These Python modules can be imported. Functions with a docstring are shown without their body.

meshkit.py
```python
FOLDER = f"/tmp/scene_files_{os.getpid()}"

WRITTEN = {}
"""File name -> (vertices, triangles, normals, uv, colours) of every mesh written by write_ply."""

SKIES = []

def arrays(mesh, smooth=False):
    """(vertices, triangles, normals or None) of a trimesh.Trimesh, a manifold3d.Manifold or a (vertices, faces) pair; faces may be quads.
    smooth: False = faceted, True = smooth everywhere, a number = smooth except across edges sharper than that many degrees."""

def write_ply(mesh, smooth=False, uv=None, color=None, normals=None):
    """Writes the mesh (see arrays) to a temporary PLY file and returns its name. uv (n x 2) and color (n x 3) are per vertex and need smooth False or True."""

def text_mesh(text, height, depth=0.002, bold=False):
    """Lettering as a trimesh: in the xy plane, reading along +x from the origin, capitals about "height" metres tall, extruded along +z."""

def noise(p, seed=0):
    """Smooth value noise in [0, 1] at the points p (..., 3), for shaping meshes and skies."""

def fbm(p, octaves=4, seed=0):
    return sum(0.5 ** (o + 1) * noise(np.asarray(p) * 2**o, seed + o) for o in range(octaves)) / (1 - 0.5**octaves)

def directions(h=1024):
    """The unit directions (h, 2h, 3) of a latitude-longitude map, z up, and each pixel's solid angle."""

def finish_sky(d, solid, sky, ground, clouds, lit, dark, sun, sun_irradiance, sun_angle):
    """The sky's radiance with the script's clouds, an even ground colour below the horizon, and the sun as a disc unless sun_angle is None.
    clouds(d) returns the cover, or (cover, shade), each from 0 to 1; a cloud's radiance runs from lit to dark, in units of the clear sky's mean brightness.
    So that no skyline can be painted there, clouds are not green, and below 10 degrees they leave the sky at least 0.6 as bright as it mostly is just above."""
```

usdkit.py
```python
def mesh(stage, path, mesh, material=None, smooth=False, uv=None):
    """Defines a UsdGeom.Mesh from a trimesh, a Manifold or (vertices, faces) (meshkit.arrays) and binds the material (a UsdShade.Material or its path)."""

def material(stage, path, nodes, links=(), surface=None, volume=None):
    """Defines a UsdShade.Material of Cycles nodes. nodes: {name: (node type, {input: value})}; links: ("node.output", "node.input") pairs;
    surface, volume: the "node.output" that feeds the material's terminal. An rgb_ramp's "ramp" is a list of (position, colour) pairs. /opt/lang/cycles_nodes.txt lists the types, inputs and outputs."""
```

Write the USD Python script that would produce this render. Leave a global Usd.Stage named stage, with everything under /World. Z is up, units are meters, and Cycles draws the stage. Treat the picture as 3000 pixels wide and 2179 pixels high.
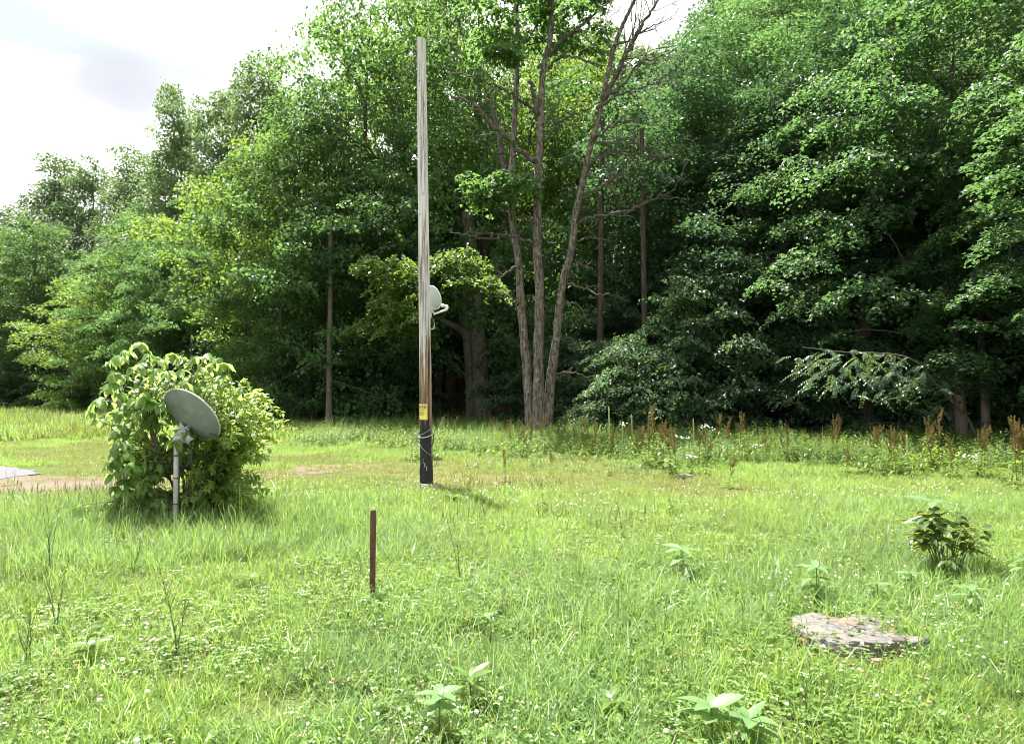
import math
import numpy as np
import trimesh
import usdkit
import meshkit
from pxr import Gf, Sdf, Usd, UsdGeom, UsdLux, UsdShade, Vt

stage = Usd.Stage.CreateInMemory()
UsdGeom.SetStageUpAxis(stage, "Z")
UsdGeom.SetStageMetersPerUnit(stage, 1.0)
UsdGeom.Xform.Define(stage, "/World")
UsdGeom.Scope.Define(stage, "/World/Looks")

# ------------------------------------------------------------------ camera, sky, sun, exposure
EYE = 1.6
EXPOSURE = 2.05
SUN_EL = math.radians(69.0)
SUN_DIR = np.array([-0.50, 0.866])          # ground direction towards the sun: ahead and to the left
SUN_DIR = SUN_DIR / np.linalg.norm(SUN_DIR)
SUN_I = 1.25
SKY_S = 0.10

cam = UsdGeom.Camera.Define(stage, "/World/camera")
cam.CreateHorizontalApertureAttr(36.0)
cam.CreateFocalLengthAttr(24.0)
cam.CreateExposureAttr(EXPOSURE)
cam.AddTranslateOp().Set(Gf.Vec3d(0, 0, EYE))
cam.AddRotateXOp().Set(90.0 + math.degrees(math.atan(60 / 2000)))

dome = UsdLux.DomeLight.Define(stage, "/World/sky")
SUN_ROT = math.atan2(SUN_DIR[0], SUN_DIR[1])
sky = usdkit.material(stage, "/World/Looks/sky_look", {
    "sky": ("sky_texture", {"sky_type": "single_scattering", "sun_disc": False, "sun_elevation": SUN_EL, "sun_rotation": SUN_ROT, "aerosol_density": 1.5}),
    "co": ("texture_coordinate", {}),
    "map": ("mapping", {"scale": (1.0, 1.0, 2.4), "location": (0.35, 0.1, 0.0)}),
    "no": ("noise_texture", {"scale": 1.5, "detail": 6.0, "roughness": 0.55, "distortion": 0.3}),
    "cover": ("rgb_ramp", {"ramp": [(0.0, (0.45, 0.45, 0.45)), (0.36, (0.6, 0.6, 0.6)), (0.5, (1, 1, 1)), (1.0, (1, 1, 1))]}),
    "mapc": ("mapping", {"mapping_type": "texture", "location": (-0.480, 0.798, 0.362), "scale": (0.10, 0.10, 0.058)}),
    "wob": ("noise_texture", {"scale": 9.0, "detail": 4.0}),
    "wmix": ("mix", {"mix_type": "linear_light", "fac": 0.028}),
    "sph": ("gradient_texture", {"gradient_type": "spherical"}),
    "sphr": ("rgb_ramp", {"ramp": [(0.0, (0, 0, 0)), (0.12, (0.10, 0.10, 0.10)), (0.3, (0.5, 0.5, 0.5)), (0.6, (0.9, 0.9, 0.9)), (1.0, (1, 1, 1))]}),
    "grey": ("mix", {"color2": (2.02, 2.08, 2.28)}),
    "map2": ("mapping", {"scale": (1.0, 1.0, 2.6), "location": (1.7, 3.1, 0.4)}),
    "no2": ("noise_texture", {"scale": 2.3, "detail": 3.0, "roughness": 0.45}),
    "shade": ("rgb_ramp", {"ramp": [(0.0, (2.1, 2.42, 2.52)), (0.40, (2.25, 2.5, 2.6)), (0.50, (4.3, 4.3, 4.3)), (1.0, (5.4, 5.35, 5.25))]}),
    "mix": ("mix", {}),
    "bg": ("background_shader", {"strength": SKY_S}),
}, [("co.generated", "map.vector"), ("map.vector", "no.vector"), ("no.fac", "cover.fac"),
    ("co.generated", "map2.vector"), ("map2.vector", "no2.vector"), ("no2.fac", "shade.fac"),
    ("co.generated", "wob.vector"), ("co.generated", "wmix.color1"), ("wob.color", "wmix.color2"), ("wmix.color", "mapc.vector"), ("mapc.vector", "sph.vector"), ("sph.fac", "sphr.fac"),
    ("sphr.color", "grey.fac"), ("shade.color", "grey.color1"),
    ("cover.color", "mix.fac"), ("sky.color", "mix.color1"), ("grey.color", "mix.color2"),
    ("mix.color", "bg.color")], surface="bg.background")
UsdShade.MaterialBindingAPI.Apply(dome.GetPrim()).Bind(sky)
dome.GetPrim().SetCustomDataByKey("kind", "structure")
dome.GetPrim().SetCustomDataByKey("label", "bright white cloudy summer sky above the trees")
dome.GetPrim().SetCustomDataByKey("category", "sky")

sun = UsdLux.DistantLight.Define(stage, "/World/sun")
sun.CreateNormalizeAttr(True)
sun.CreateIntensityAttr(SUN_I)
sun.CreateAngleAttr(0.53)
sun.CreateColorAttr(Gf.Vec3f(1.0, 0.97, 0.92))
sun.AddRotateXYZOp().Set(Gf.Vec3f(90.0 - math.degrees(SUN_EL), 0.0, 180.0 - math.degrees(SUN_ROT)))

# ------------------------------------------------------------------ helpers
WORLD = "/World"
USED = {}


def rng(seed):
    return np.random.default_rng(seed)


def path_of(name, parent=WORLD):
    parent = str(parent)
    key = (parent, name)
    k = USED.get(key, -1) + 1
    USED[key] = k
    return f"{parent}/{name}" if k == 0 else f"{parent}/{name}_{k:03d}"


def tag(prim, label=None, category=None, group=None, kind=None):
    p = prim.GetPrim() if hasattr(prim, "GetPrim") else prim
    for k, v in (("label", label), ("category", category), ("group", group), ("kind", kind)):
        if v:
            p.SetCustomDataByKey(k, v)
    return p


def obj(name, m, mat, parent=WORLD, smooth=False, label=None, **kw):
    p = usdkit.mesh(stage, path_of(name, parent), m, mat, smooth=smooth)
    p.CreateDoubleSidedAttr(True)
    tag(p, label, **kw)
    return p


def thing(name, label, category, loc=(0, 0, 0), group=None):
    x = UsdGeom.Xform.Define(stage, path_of(name))
    x.AddTranslateOp().Set(Gf.Vec3d(*map(float, loc)))
    tag(x, label, category, group)
    return str(x.GetPath())


def copy_of(kind, name, label, category, loc, rotz=0.0, scale=(1, 1, 1), tilt=(0, 0), group=None):
    x = UsdGeom.Xform.Define(stage, path_of(name))
    x.AddTranslateOp().Set(Gf.Vec3d(*map(float, loc)))
    x.AddRotateXYZOp().Set(Gf.Vec3f(float(tilt[0]), float(tilt[1]), float(rotz)))
    x.AddScaleOp().Set(Gf.Vec3f(*map(float, scale)))
    p = x.GetPrim()
    p.GetReferences().AddInternalReference(kind)
    p.SetInstanceable(True)
    tag(p, label, category, group)
    return p


stage.CreateClassPrim("/World/kinds")


def kind_root(name):
    x = UsdGeom.Xform.Define(stage, path_of(name, "/World/kinds"))
    return str(x.GetPath())


def scatter(name, protos, pts, idx, rotz, scale, label, category):
    """One uncountable ground cover: a PointInstancer of small patches."""
    path = path_of(name)
    pi = UsdGeom.PointInstancer.Define(stage, path)
    rel = pi.CreatePrototypesRel()
    for k, (m, mat) in enumerate(protos):
        q = usdkit.mesh(stage, f"{path}/patch_{k:03d}", m, mat)
        q.CreateDoubleSidedAttr(True)
        rel.AddTarget(q.GetPath())
    n = len(pts)
    pi.CreatePositionsAttr(Vt.Vec3fArray.FromNumpy(np.asarray(pts, np.float32)))
    pi.CreateProtoIndicesAttr(Vt.IntArray.FromNumpy(np.asarray(idx, np.int32)))
    q = np.zeros((n, 4))
    half = np.asarray(rotz) / 2
    pi.CreateOrientationsAttr(Vt.QuathArray([Gf.Quath(float(math.cos(h)), 0, 0, float(math.sin(h))) for h in half]))
    pi.CreateScalesAttr(Vt.Vec3fArray.FromNumpy(np.asarray(scale, np.float32)))
    tag(pi, label, category, kind="stuff")
    return pi


def cat(parts):
    vs, fs, n = [], [], 0
    for v, f in parts:
        v, f = np.asarray(v, float), np.asarray(f, int)
        if f.shape[1] == 4:
            f = np.vstack([f[:, [0, 1, 2]], f[:, [0, 2, 3]]])
        vs.append(v)
        fs.append(f + n)
        n += len(v)
    return np.vstack(vs), np.vstack(fs)


def arr(m):
    v, f, _ = meshkit.arrays(m)
    return v, f


def spline(points, n):
    """Catmull-Rom through the points, n samples."""
    p = np.asarray(points, float)
    if len(p) == 2:
        t = np.linspace(0, 1, n)[:, None]
        return p[0] * (1 - t) + p[1] * t
    q = np.vstack([2 * p[0] - p[1], p, 2 * p[-1] - p[-2]])
    u = np.linspace(0, len(p) - 1 - 1e-9, n)
    i = u.astype(int)
    t = (u - i)[:, None]
    a, b, c, d = q[i], q[i + 1], q[i + 2], q[i + 3]
    return 0.5 * (2 * b + (c - a) * t + (2 * a - 5 * b + 4 * c - d) * t ** 2 + (3 * b - 3 * c + d - a) * t ** 3)


def tube(points, radii, sides=6, cap=True):
    p = np.asarray(points, float)
    r = np.broadcast_to(radii, (len(p),))
    t = np.gradient(p, axis=0)
    t /= np.linalg.norm(t, axis=1, keepdims=True) + 1e-12
    ref = np.array([1.0, 0, 0]) if abs(t[:, 0]).mean() < 0.7 else np.array([0, 0, 1.0])
    a = np.cross(t, ref)
    a /= np.linalg.norm(a, axis=1, keepdims=True) + 1e-12
    b = np.cross(t, a)
    ang = np.arange(sides) * 2 * np.pi / sides
    v = p[:, None] + r[:, None, None] * (np.cos(ang)[None, :, None] * a[:, None] + np.sin(ang)[None, :, None] * b[:, None])
    i, j = np.meshgrid(np.arange(len(p) - 1), np.arange(sides), indexing="ij")
    q = np.stack([i * sides + j, i * sides + (j + 1) % sides, (i + 1) * sides + (j + 1) % sides, (i + 1) * sides + j], -1).reshape(-1, 4)
    v = v.reshape(-1, 3)
    f = np.vstack([q[:, [0, 1, 2]], q[:, [0, 2, 3]]])
    if cap:
        n = len(v)
        v = np.vstack([v, p[-1], p[0]])
        k = np.arange(sides)
        last = (len(p) - 1) * sides
        f = np.vstack([f, np.stack([last + k, last + (k + 1) % sides, np.full(sides, n)], 1), np.stack([(k + 1) % sides, k, np.full(sides, n + 1)], 1)])
    return v, f


def unit(v):
    return v / (np.linalg.norm(v, axis=-1, keepdims=True) + 1e-12)


def kites(c, d, n, L, W, fold=0.18):
    """One folded leaf of two triangles at each point. c centre, d direction, n normal."""
    d = unit(d)
    s = unit(np.cross(d, n))
    n = np.cross(s, d)
    L = np.asarray(L)[:, None] if np.ndim(L) else np.full((len(c), 1), L)
    W = np.asarray(W)[:, None] if np.ndim(W) else np.full((len(c), 1), W)
    base, tip = c - d * L * 0.5, c + d * L * 0.5 - n * L * 0.12
    m = c - d * L * 0.06 + n * W * fold
    v = np.stack([base, m + s * W * 0.5, tip, m - s * W * 0.5], 1).reshape(-1, 3)
    k = np.arange(len(c))[:, None] * 4
    f = np.vstack([k + [[0, 1, 2]], k + [[0, 2, 3]]])
    return v, f


def leaf_shape(L, W, droop=0.35, seg=5, fold=0.25, wave=0.0, g=None, tipness=1.0):
    """A leaf with a midrib, along +x from its stalk, normal +z."""
    t = np.linspace(0, 1, seg + 1)
    w = W * 0.5 * np.sin(np.pi * t ** 0.85) ** (0.75) * (1 - 0.25 * t * tipness)
    w[0] = W * 0.03
    w[-1] = W * 0.01
    ang = -droop * t * 1.6
    step = L / seg
    x = np.concatenate([[0], np.cumsum(np.cos(ang[1:]) * step)])
    z = np.concatenate([[0], np.cumsum(np.sin(ang[1:]) * step)])
    up = fold * w
    if wave and g is not None:
        up = up + g.normal(0, wave, len(t)) * w
    mid = np.stack([x, 0 * x, z], 1)
    lef = np.stack([x, w, z + up], 1)
    rig = np.stack([x, -w, z + up], 1)
    v = np.vstack([mid, lef, rig])
    f = []
    m = seg + 1
    for i in range(seg):
        f += [[i, i + 1, m + i + 1], [i, m + i + 1, m + i], [i, 2 * m + i, 2 * m + i + 1], [i, 2 * m + i + 1, i + 1]]
    return v, np.array(f)


def place(m, at, direction, normal=(0, 0, 1)):
    v, f = m
    d = unit(np.asarray(direction, float))
    s = unit(np.cross(np.asarray(normal, float), d))
    if np.linalg.norm(s) < 0.5:
        s = np.array([1.0, 0, 0])
    n = np.cross(d, s)
    return v @ np.stack([d, s, n]) + np.asarray(at, float), f


def box(x0, x1, y0, y1, z0, z1):
    m = trimesh.creation.box([x1 - x0, y1 - y0, z1 - z0])
    m.apply_translation([(x0 + x1) / 2, (y0 + y1) / 2, (z0 + z1) / 2])
    return np.array(m.vertices), np.array(m.faces)


def X(px, d):
    """The side distance of what the photograph shows at column px (of 3000) at the distance d."""
    return (px - 1500.0) / 2000.0 * d


def P(px, py, d):
    return np.array([X(px, d), d, EYE + (1150.0 - py) / 2000.0 * d])


def D(py):
    """How far away the flat ground is at row py."""
    return EYE * 2000.0 / (py - 1150.0)


# ------------------------------------------------------------------ the lie of the land
EDGE = np.array([(-140, 150), (-70, 92), (-42, 58), (-24, 42), (-10, 32), (-3, 28), (1.5, 24.5), (8, 20.5), (14, 19.5), (22, 17), (40, 8), (80, -30)], float)


def edge_distance(x, y):
    """Metres behind the wood's edge (negative in front of it)."""
    p = np.stack([np.asarray(x, float), np.asarray(y, float)], -1)
    best = np.full(p.shape[:-1], 1e9)
    sign = np.ones(p.shape[:-1])
    for a, b in zip(EDGE[:-1], EDGE[1:]):
        ab = b - a
        t = np.clip(((p - a) @ ab) / (ab @ ab), 0, 1)
        q = a + t[..., None] * ab
        dd = np.linalg.norm(p - q, axis=-1)
        side = ab[0] * (p[..., 1] - a[1]) - ab[1] * (p[..., 0] - a[0])
        use = dd < best
        best = np.where(use, dd, best)
        sign = np.where(use, np.sign(side), sign)
    return best * sign


def smooth01(t):
    t = np.clip(t, 0, 1)
    return t * t * (3 - 2 * t)


def H(x, y):
    x, y = np.asarray(x, float), np.asarray(y, float)
    e = edge_distance(x, y)
    right = smooth01((x + 22) / 26)
    slope = 0.06 + 0.42 * right
    rise = slope * np.maximum(0, e - 3) * smooth01((e - 3) / 8)
    rise = np.minimum(rise, 6 + 24 * right)
    q = np.stack([x, y, 0 * x], -1)
    bump = (meshkit.fbm(q * 0.35, 3, 5) - 0.5) * 0.12 + (meshkit.fbm(q * 1.6, 2, 8) - 0.5) * 0.035
    rough = (meshkit.fbm(q * 0.12, 3, 3) - 0.5) * 3.0 * smooth01((e - 3) / 12)
    return rise + bump + rough


def H1(x, y):
    return float(H(np.array([x]), np.array([y]))[0])


TRACK = np.array([(-16, 10.6), (-10.5, 11.9), (-7.5, 12.2), (-5.2, 12.7), (-3.6, 14.0), (-2.2, 14.2), (-1.2, 13.2), (0.6, 12.4)], float)


def track_distance(x, y):
    p = np.stack([np.asarray(x, float), np.asarray(y, float)], -1)
    best = np.full(p.shape[:-1], 1e9)
    for a, b in zip(TRACK[:-1], TRACK[1:]):
        ab = b - a
        t = np.clip(((p - a) @ ab) / (ab @ ab), 0, 1)
        best = np.minimum(best, np.linalg.norm(p - (a + t[..., None] * ab), axis=-1))
    return best


# ------------------------------------------------------------------ materials
def leaf_mat(name, cols, glow, fac=0.42, rough=0.42, spec=0.5, hue_var=0.35):
    """A leaf: its own green out of a range, shiny above, letting the sun through."""
    n = len(cols)
    ramp = [(i / (n - 1), c) for i, c in enumerate(cols)]
    gl = [(0.0, tuple(0.72 * np.array(glow))), (1.0, tuple(1.2 * np.array(glow)))]
    return usdkit.material(stage, f"/World/Looks/{name}", {
        "geo": ("geometry", {}), "info": ("object_info", {}),
        "ramp": ("rgb_ramp", {"ramp": ramp}),
        "gl": ("rgb_ramp", {"ramp": gl}),
        "val": ("map_range", {"value": 0.5, "from_min": 0.0, "from_max": 1.0, "to_min": 1 - hue_var / 2, "to_max": 1 + hue_var / 2}),
        "hs": ("hsv", {"hue": 0.5, "saturation": 1.0}),
        "hs2": ("hsv", {"hue": 0.5, "saturation": 1.0}),
        "p": ("principled_bsdf", {"roughness": rough, "specular_ior_level": spec}),
        "t": ("translucent_bsdf", {}),
        "m": ("mix_closure", {"fac": fac}),
    }, [("geo.random_per_island", "ramp.fac"), ("geo.random_per_island", "gl.fac"), ("info.random", "val.value"),
        ("val.result", "hs.value"), ("val.result", "hs2.value"), ("ramp.color", "hs.color"), ("gl.color", "hs2.color"),
        ("hs.color", "p.base_color"), ("hs2.color", "t.color"), ("p.BSDF", "m.closure1"), ("t.BSDF", "m.closure2")], surface="m.closure")


def plain(name, color, rough=0.6, spec=0.4, metallic=0.0, var=0.0, scale=20.0, stretch=(1, 1, 1), dark=None, bump=0.0, detail=5.0):
    nodes = {"p": ("principled_bsdf", {"roughness": rough, "specular_ior_level": spec, "metallic": metallic, "base_color": color})}
    links = []
    if dark is not None:
        nodes |= {"co": ("texture_coordinate", {}), "map": ("mapping", {"scale": stretch}), "no": ("noise_texture", {"scale": scale, "detail": detail, "roughness": 0.62}),
                  "ramp": ("rgb_ramp", {"ramp": [(0.0, dark), (0.36, dark), (0.62, color), (1.0, tuple(min(1, 1.12 * c) for c in color))]})}
        links += [("co.object", "map.vector"), ("map.vector", "no.vector"), ("no.fac", "ramp.fac"), ("ramp.color", "p.base_color")]
        if bump:
            nodes["b"] = ("bump", {"strength": bump, "distance": 0.02})
            links += [("no.fac", "b.height"), ("b.normal", "p.normal")]
    return usdkit.material(stage, f"/World/Looks/{name}", nodes, links, surface="p.BSDF")


M = {}
M["maple"] = leaf_mat("maple_leaf", [(0.036, 0.082, 0.028), (0.05, 0.108, 0.034), (0.075, 0.138, 0.042)], (0.22, 0.40, 0.08), fac=0.45, rough=0.46, spec=0.4)
M["bright"] = leaf_mat("bright_maple_leaf", [(0.055, 0.115, 0.022), (0.08, 0.15, 0.025), (0.125, 0.185, 0.032)], (0.35, 0.53, 0.07), fac=0.46)
M["poplar"] = leaf_mat("poplar_leaf", [(0.056, 0.105, 0.045), (0.075, 0.135, 0.056), (0.105, 0.17, 0.07)], (0.26, 0.40, 0.12), rough=0.42, spec=0.45, fac=0.42)
M["dark"] = leaf_mat("dark_wood_leaf", [(0.033, 0.068, 0.034), (0.046, 0.09, 0.043), (0.066, 0.118, 0.054)], (0.15, 0.31, 0.085), rough=0.45, spec=0.4, fac=0.4)
M["nearleaf"] = leaf_mat("near_maple_leaf", [(0.033, 0.07, 0.033), (0.046, 0.092, 0.042), (0.064, 0.118, 0.052)], (0.19, 0.36, 0.085), rough=0.45, spec=0.4, fac=0.42)
M["locust"] = leaf_mat("locust_leaf", [(0.048, 0.10, 0.038), (0.066, 0.128, 0.046), (0.085, 0.155, 0.055)], (0.2, 0.39, 0.09), fac=0.45, spec=0.35)
M["under"] = leaf_mat("understorey_leaf", [(0.05, 0.098, 0.048), (0.07, 0.128, 0.062), (0.095, 0.16, 0.078)], (0.25, 0.42, 0.12), rough=0.48, spec=0.42, fac=0.38)
M["walnut"] = leaf_mat("walnut_leaf", [(0.06, 0.105, 0.055), (0.08, 0.135, 0.066), (0.105, 0.165, 0.078)], (0.24, 0.38, 0.10), rough=0.36, spec=0.6, fac=0.4)
M["shrub"] = leaf_mat("shrub_leaf", [(0.10, 0.195, 0.045), (0.15, 0.255, 0.06), (0.22, 0.32, 0.085)], (0.60, 0.80, 0.20), rough=0.42, fac=0.5, hue_var=0.4)
M["honey"] = leaf_mat("honeysuckle_leaf", [(0.11, 0.20, 0.04), (0.155, 0.25, 0.05), (0.22, 0.31, 0.065)], (0.62, 0.78, 0.15), rough=0.46, fac=0.5, hue_var=0.4)
M["weed"] = leaf_mat("weed_leaf", [(0.095, 0.165, 0.03), (0.12, 0.20, 0.04), (0.15, 0.23, 0.05)], (0.42, 0.56, 0.07), fac=0.42)
M["milk"] = leaf_mat("milkweed_leaf", [(0.12, 0.215, 0.075), (0.145, 0.245, 0.085), (0.165, 0.27, 0.095)], (0.38, 0.55, 0.12), rough=0.5, fac=0.42, hue_var=0.15)
M["peony"] = leaf_mat("dark_bush_leaf", [(0.045, 0.085, 0.022), (0.07, 0.11, 0.026), (0.12, 0.14, 0.026), (0.19, 0.18, 0.028)], (0.46, 0.50, 0.05), rough=0.38, fac=0.42)
M["grass"] = leaf_mat("grass_blade", [(0.12, 0.20, 0.045), (0.16, 0.25, 0.06), (0.21, 0.29, 0.08), (0.30, 0.325, 0.145)], (0.50, 0.69, 0.135), rough=0.48, spec=0.42, fac=0.43, hue_var=0.35)
M["longgrass"] = leaf_mat("long_grass_blade", [(0.105, 0.185, 0.052), (0.14, 0.23, 0.066), (0.185, 0.27, 0.09), (0.28, 0.32, 0.165)], (0.45, 0.64, 0.14), rough=0.46, spec=0.45, fac=0.41, hue_var=0.35)
M["drygrass"] = leaf_mat("dry_grass_blade", [(0.16, 0.20, 0.035), (0.21, 0.235, 0.05), (0.27, 0.25, 0.085), (0.31, 0.26, 0.12)], (0.42, 0.46, 0.10), rough=0.5, fac=0.35, hue_var=0.25)
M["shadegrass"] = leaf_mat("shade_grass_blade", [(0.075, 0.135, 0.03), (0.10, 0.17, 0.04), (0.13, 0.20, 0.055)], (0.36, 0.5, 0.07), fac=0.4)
M["clover"] = leaf_mat("clover_leaf", [(0.10, 0.185, 0.03), (0.125, 0.22, 0.04), (0.15, 0.25, 0.05)], (0.44, 0.60, 0.08), rough=0.42, fac=0.4)
M["seed"] = leaf_mat("dock_seed", [(0.17, 0.115, 0.035), (0.22, 0.165, 0.05), (0.20, 0.18, 0.055), (0.15, 0.165, 0.045)], (0.34, 0.28, 0.08), rough=0.7, spec=0.2, fac=0.3)
M["spike"] = leaf_mat("dry_spike", [(0.17, 0.12, 0.055), (0.24, 0.175, 0.08), (0.19, 0.18, 0.06)], (0.3, 0.22, 0.08), rough=0.7, spec=0.2, fac=0.2)
M["brownhead"] = plain("clover_head_brown", (0.27, 0.20, 0.11), 0.8, 0.2)
M["whitehead"] = plain("clover_head_white", (0.72, 0.66, 0.58), 0.8, 0.2)
M["petal"] = plain("white_petal", (0.8, 0.8, 0.76), 0.7, 0.2)
M["mullein"] = plain("mullein_spike_green", (0.30, 0.33, 0.12), 0.8, 0.2, scale=60.0, dark=(0.20, 0.24, 0.08), bump=0.6)
M["stem"] = plain("green_stem", (0.075, 0.13, 0.03), 0.6, 0.3)
M["darkstem"] = plain("dark_stem", (0.065, 0.095, 0.035), 0.6, 0.3)
M["twig"] = plain("shrub_twig", (0.10, 0.085, 0.05), 0.7, 0.2)
M["bark"] = plain("bark_grey", (0.13, 0.112, 0.09), 0.85, 0.2, scale=9.0, stretch=(1.6, 1.6, 0.28), dark=(0.075, 0.06, 0.045), bump=0.9)
M["bark_dark"] = plain("bark_dark", (0.075, 0.062, 0.05), 0.88, 0.2, scale=9.0, stretch=(1.6, 1.6, 0.25), dark=(0.035, 0.028, 0.02), bump=0.9)
M["deadwood"] = plain("dead_branch", (0.10, 0.085, 0.07), 0.85, 0.2, scale=10.0, dark=(0.04, 0.034, 0.028))


def hero_bark():
    return usdkit.material(stage, "/World/Looks/bark_with_lichen", {
        "co": ("texture_coordinate", {}), "map": ("mapping", {"scale": (1.9, 1.9, 0.45)}),
        "no": ("noise_texture", {"scale": 8.0, "detail": 7.0, "roughness": 0.65}),
        "ramp": ("rgb_ramp", {"ramp": [(0.0, (0.022, 0.017, 0.012)), (0.42, (0.04, 0.031, 0.023)), (0.49, (0.085, 0.07, 0.054)), (0.58, (0.14, 0.12, 0.096)), (1.0, (0.22, 0.195, 0.165))]}),
        "li": ("noise_texture", {"scale": 7.5, "detail": 5.0, "roughness": 0.7}),
        "lr": ("rgb_ramp", {"ramp": [(0.0, (0, 0, 0)), (0.55, (0, 0, 0)), (0.63, (0.55, 0.55, 0.55)), (1.0, (0.7, 0.7, 0.7))]}),
        "mix": ("mix", {"color2": (0.25, 0.255, 0.22)}),
        "b": ("bump", {"strength": 1.0, "distance": 0.03}),
        "p": ("principled_bsdf", {"roughness": 0.9, "specular_ior_level": 0.2}),
    }, [("co.object", "map.vector"), ("map.vector", "no.vector"), ("no.fac", "ramp.fac"), ("co.object", "li.vector"), ("li.fac", "lr.fac"), ("lr.color", "mix.fac"),
        ("ramp.color", "mix.color1"), ("mix.color", "p.base_color"), ("no.fac", "b.height"), ("b.normal", "p.normal")], surface="p.BSDF")


M["herobark"] = hero_bark()


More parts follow.
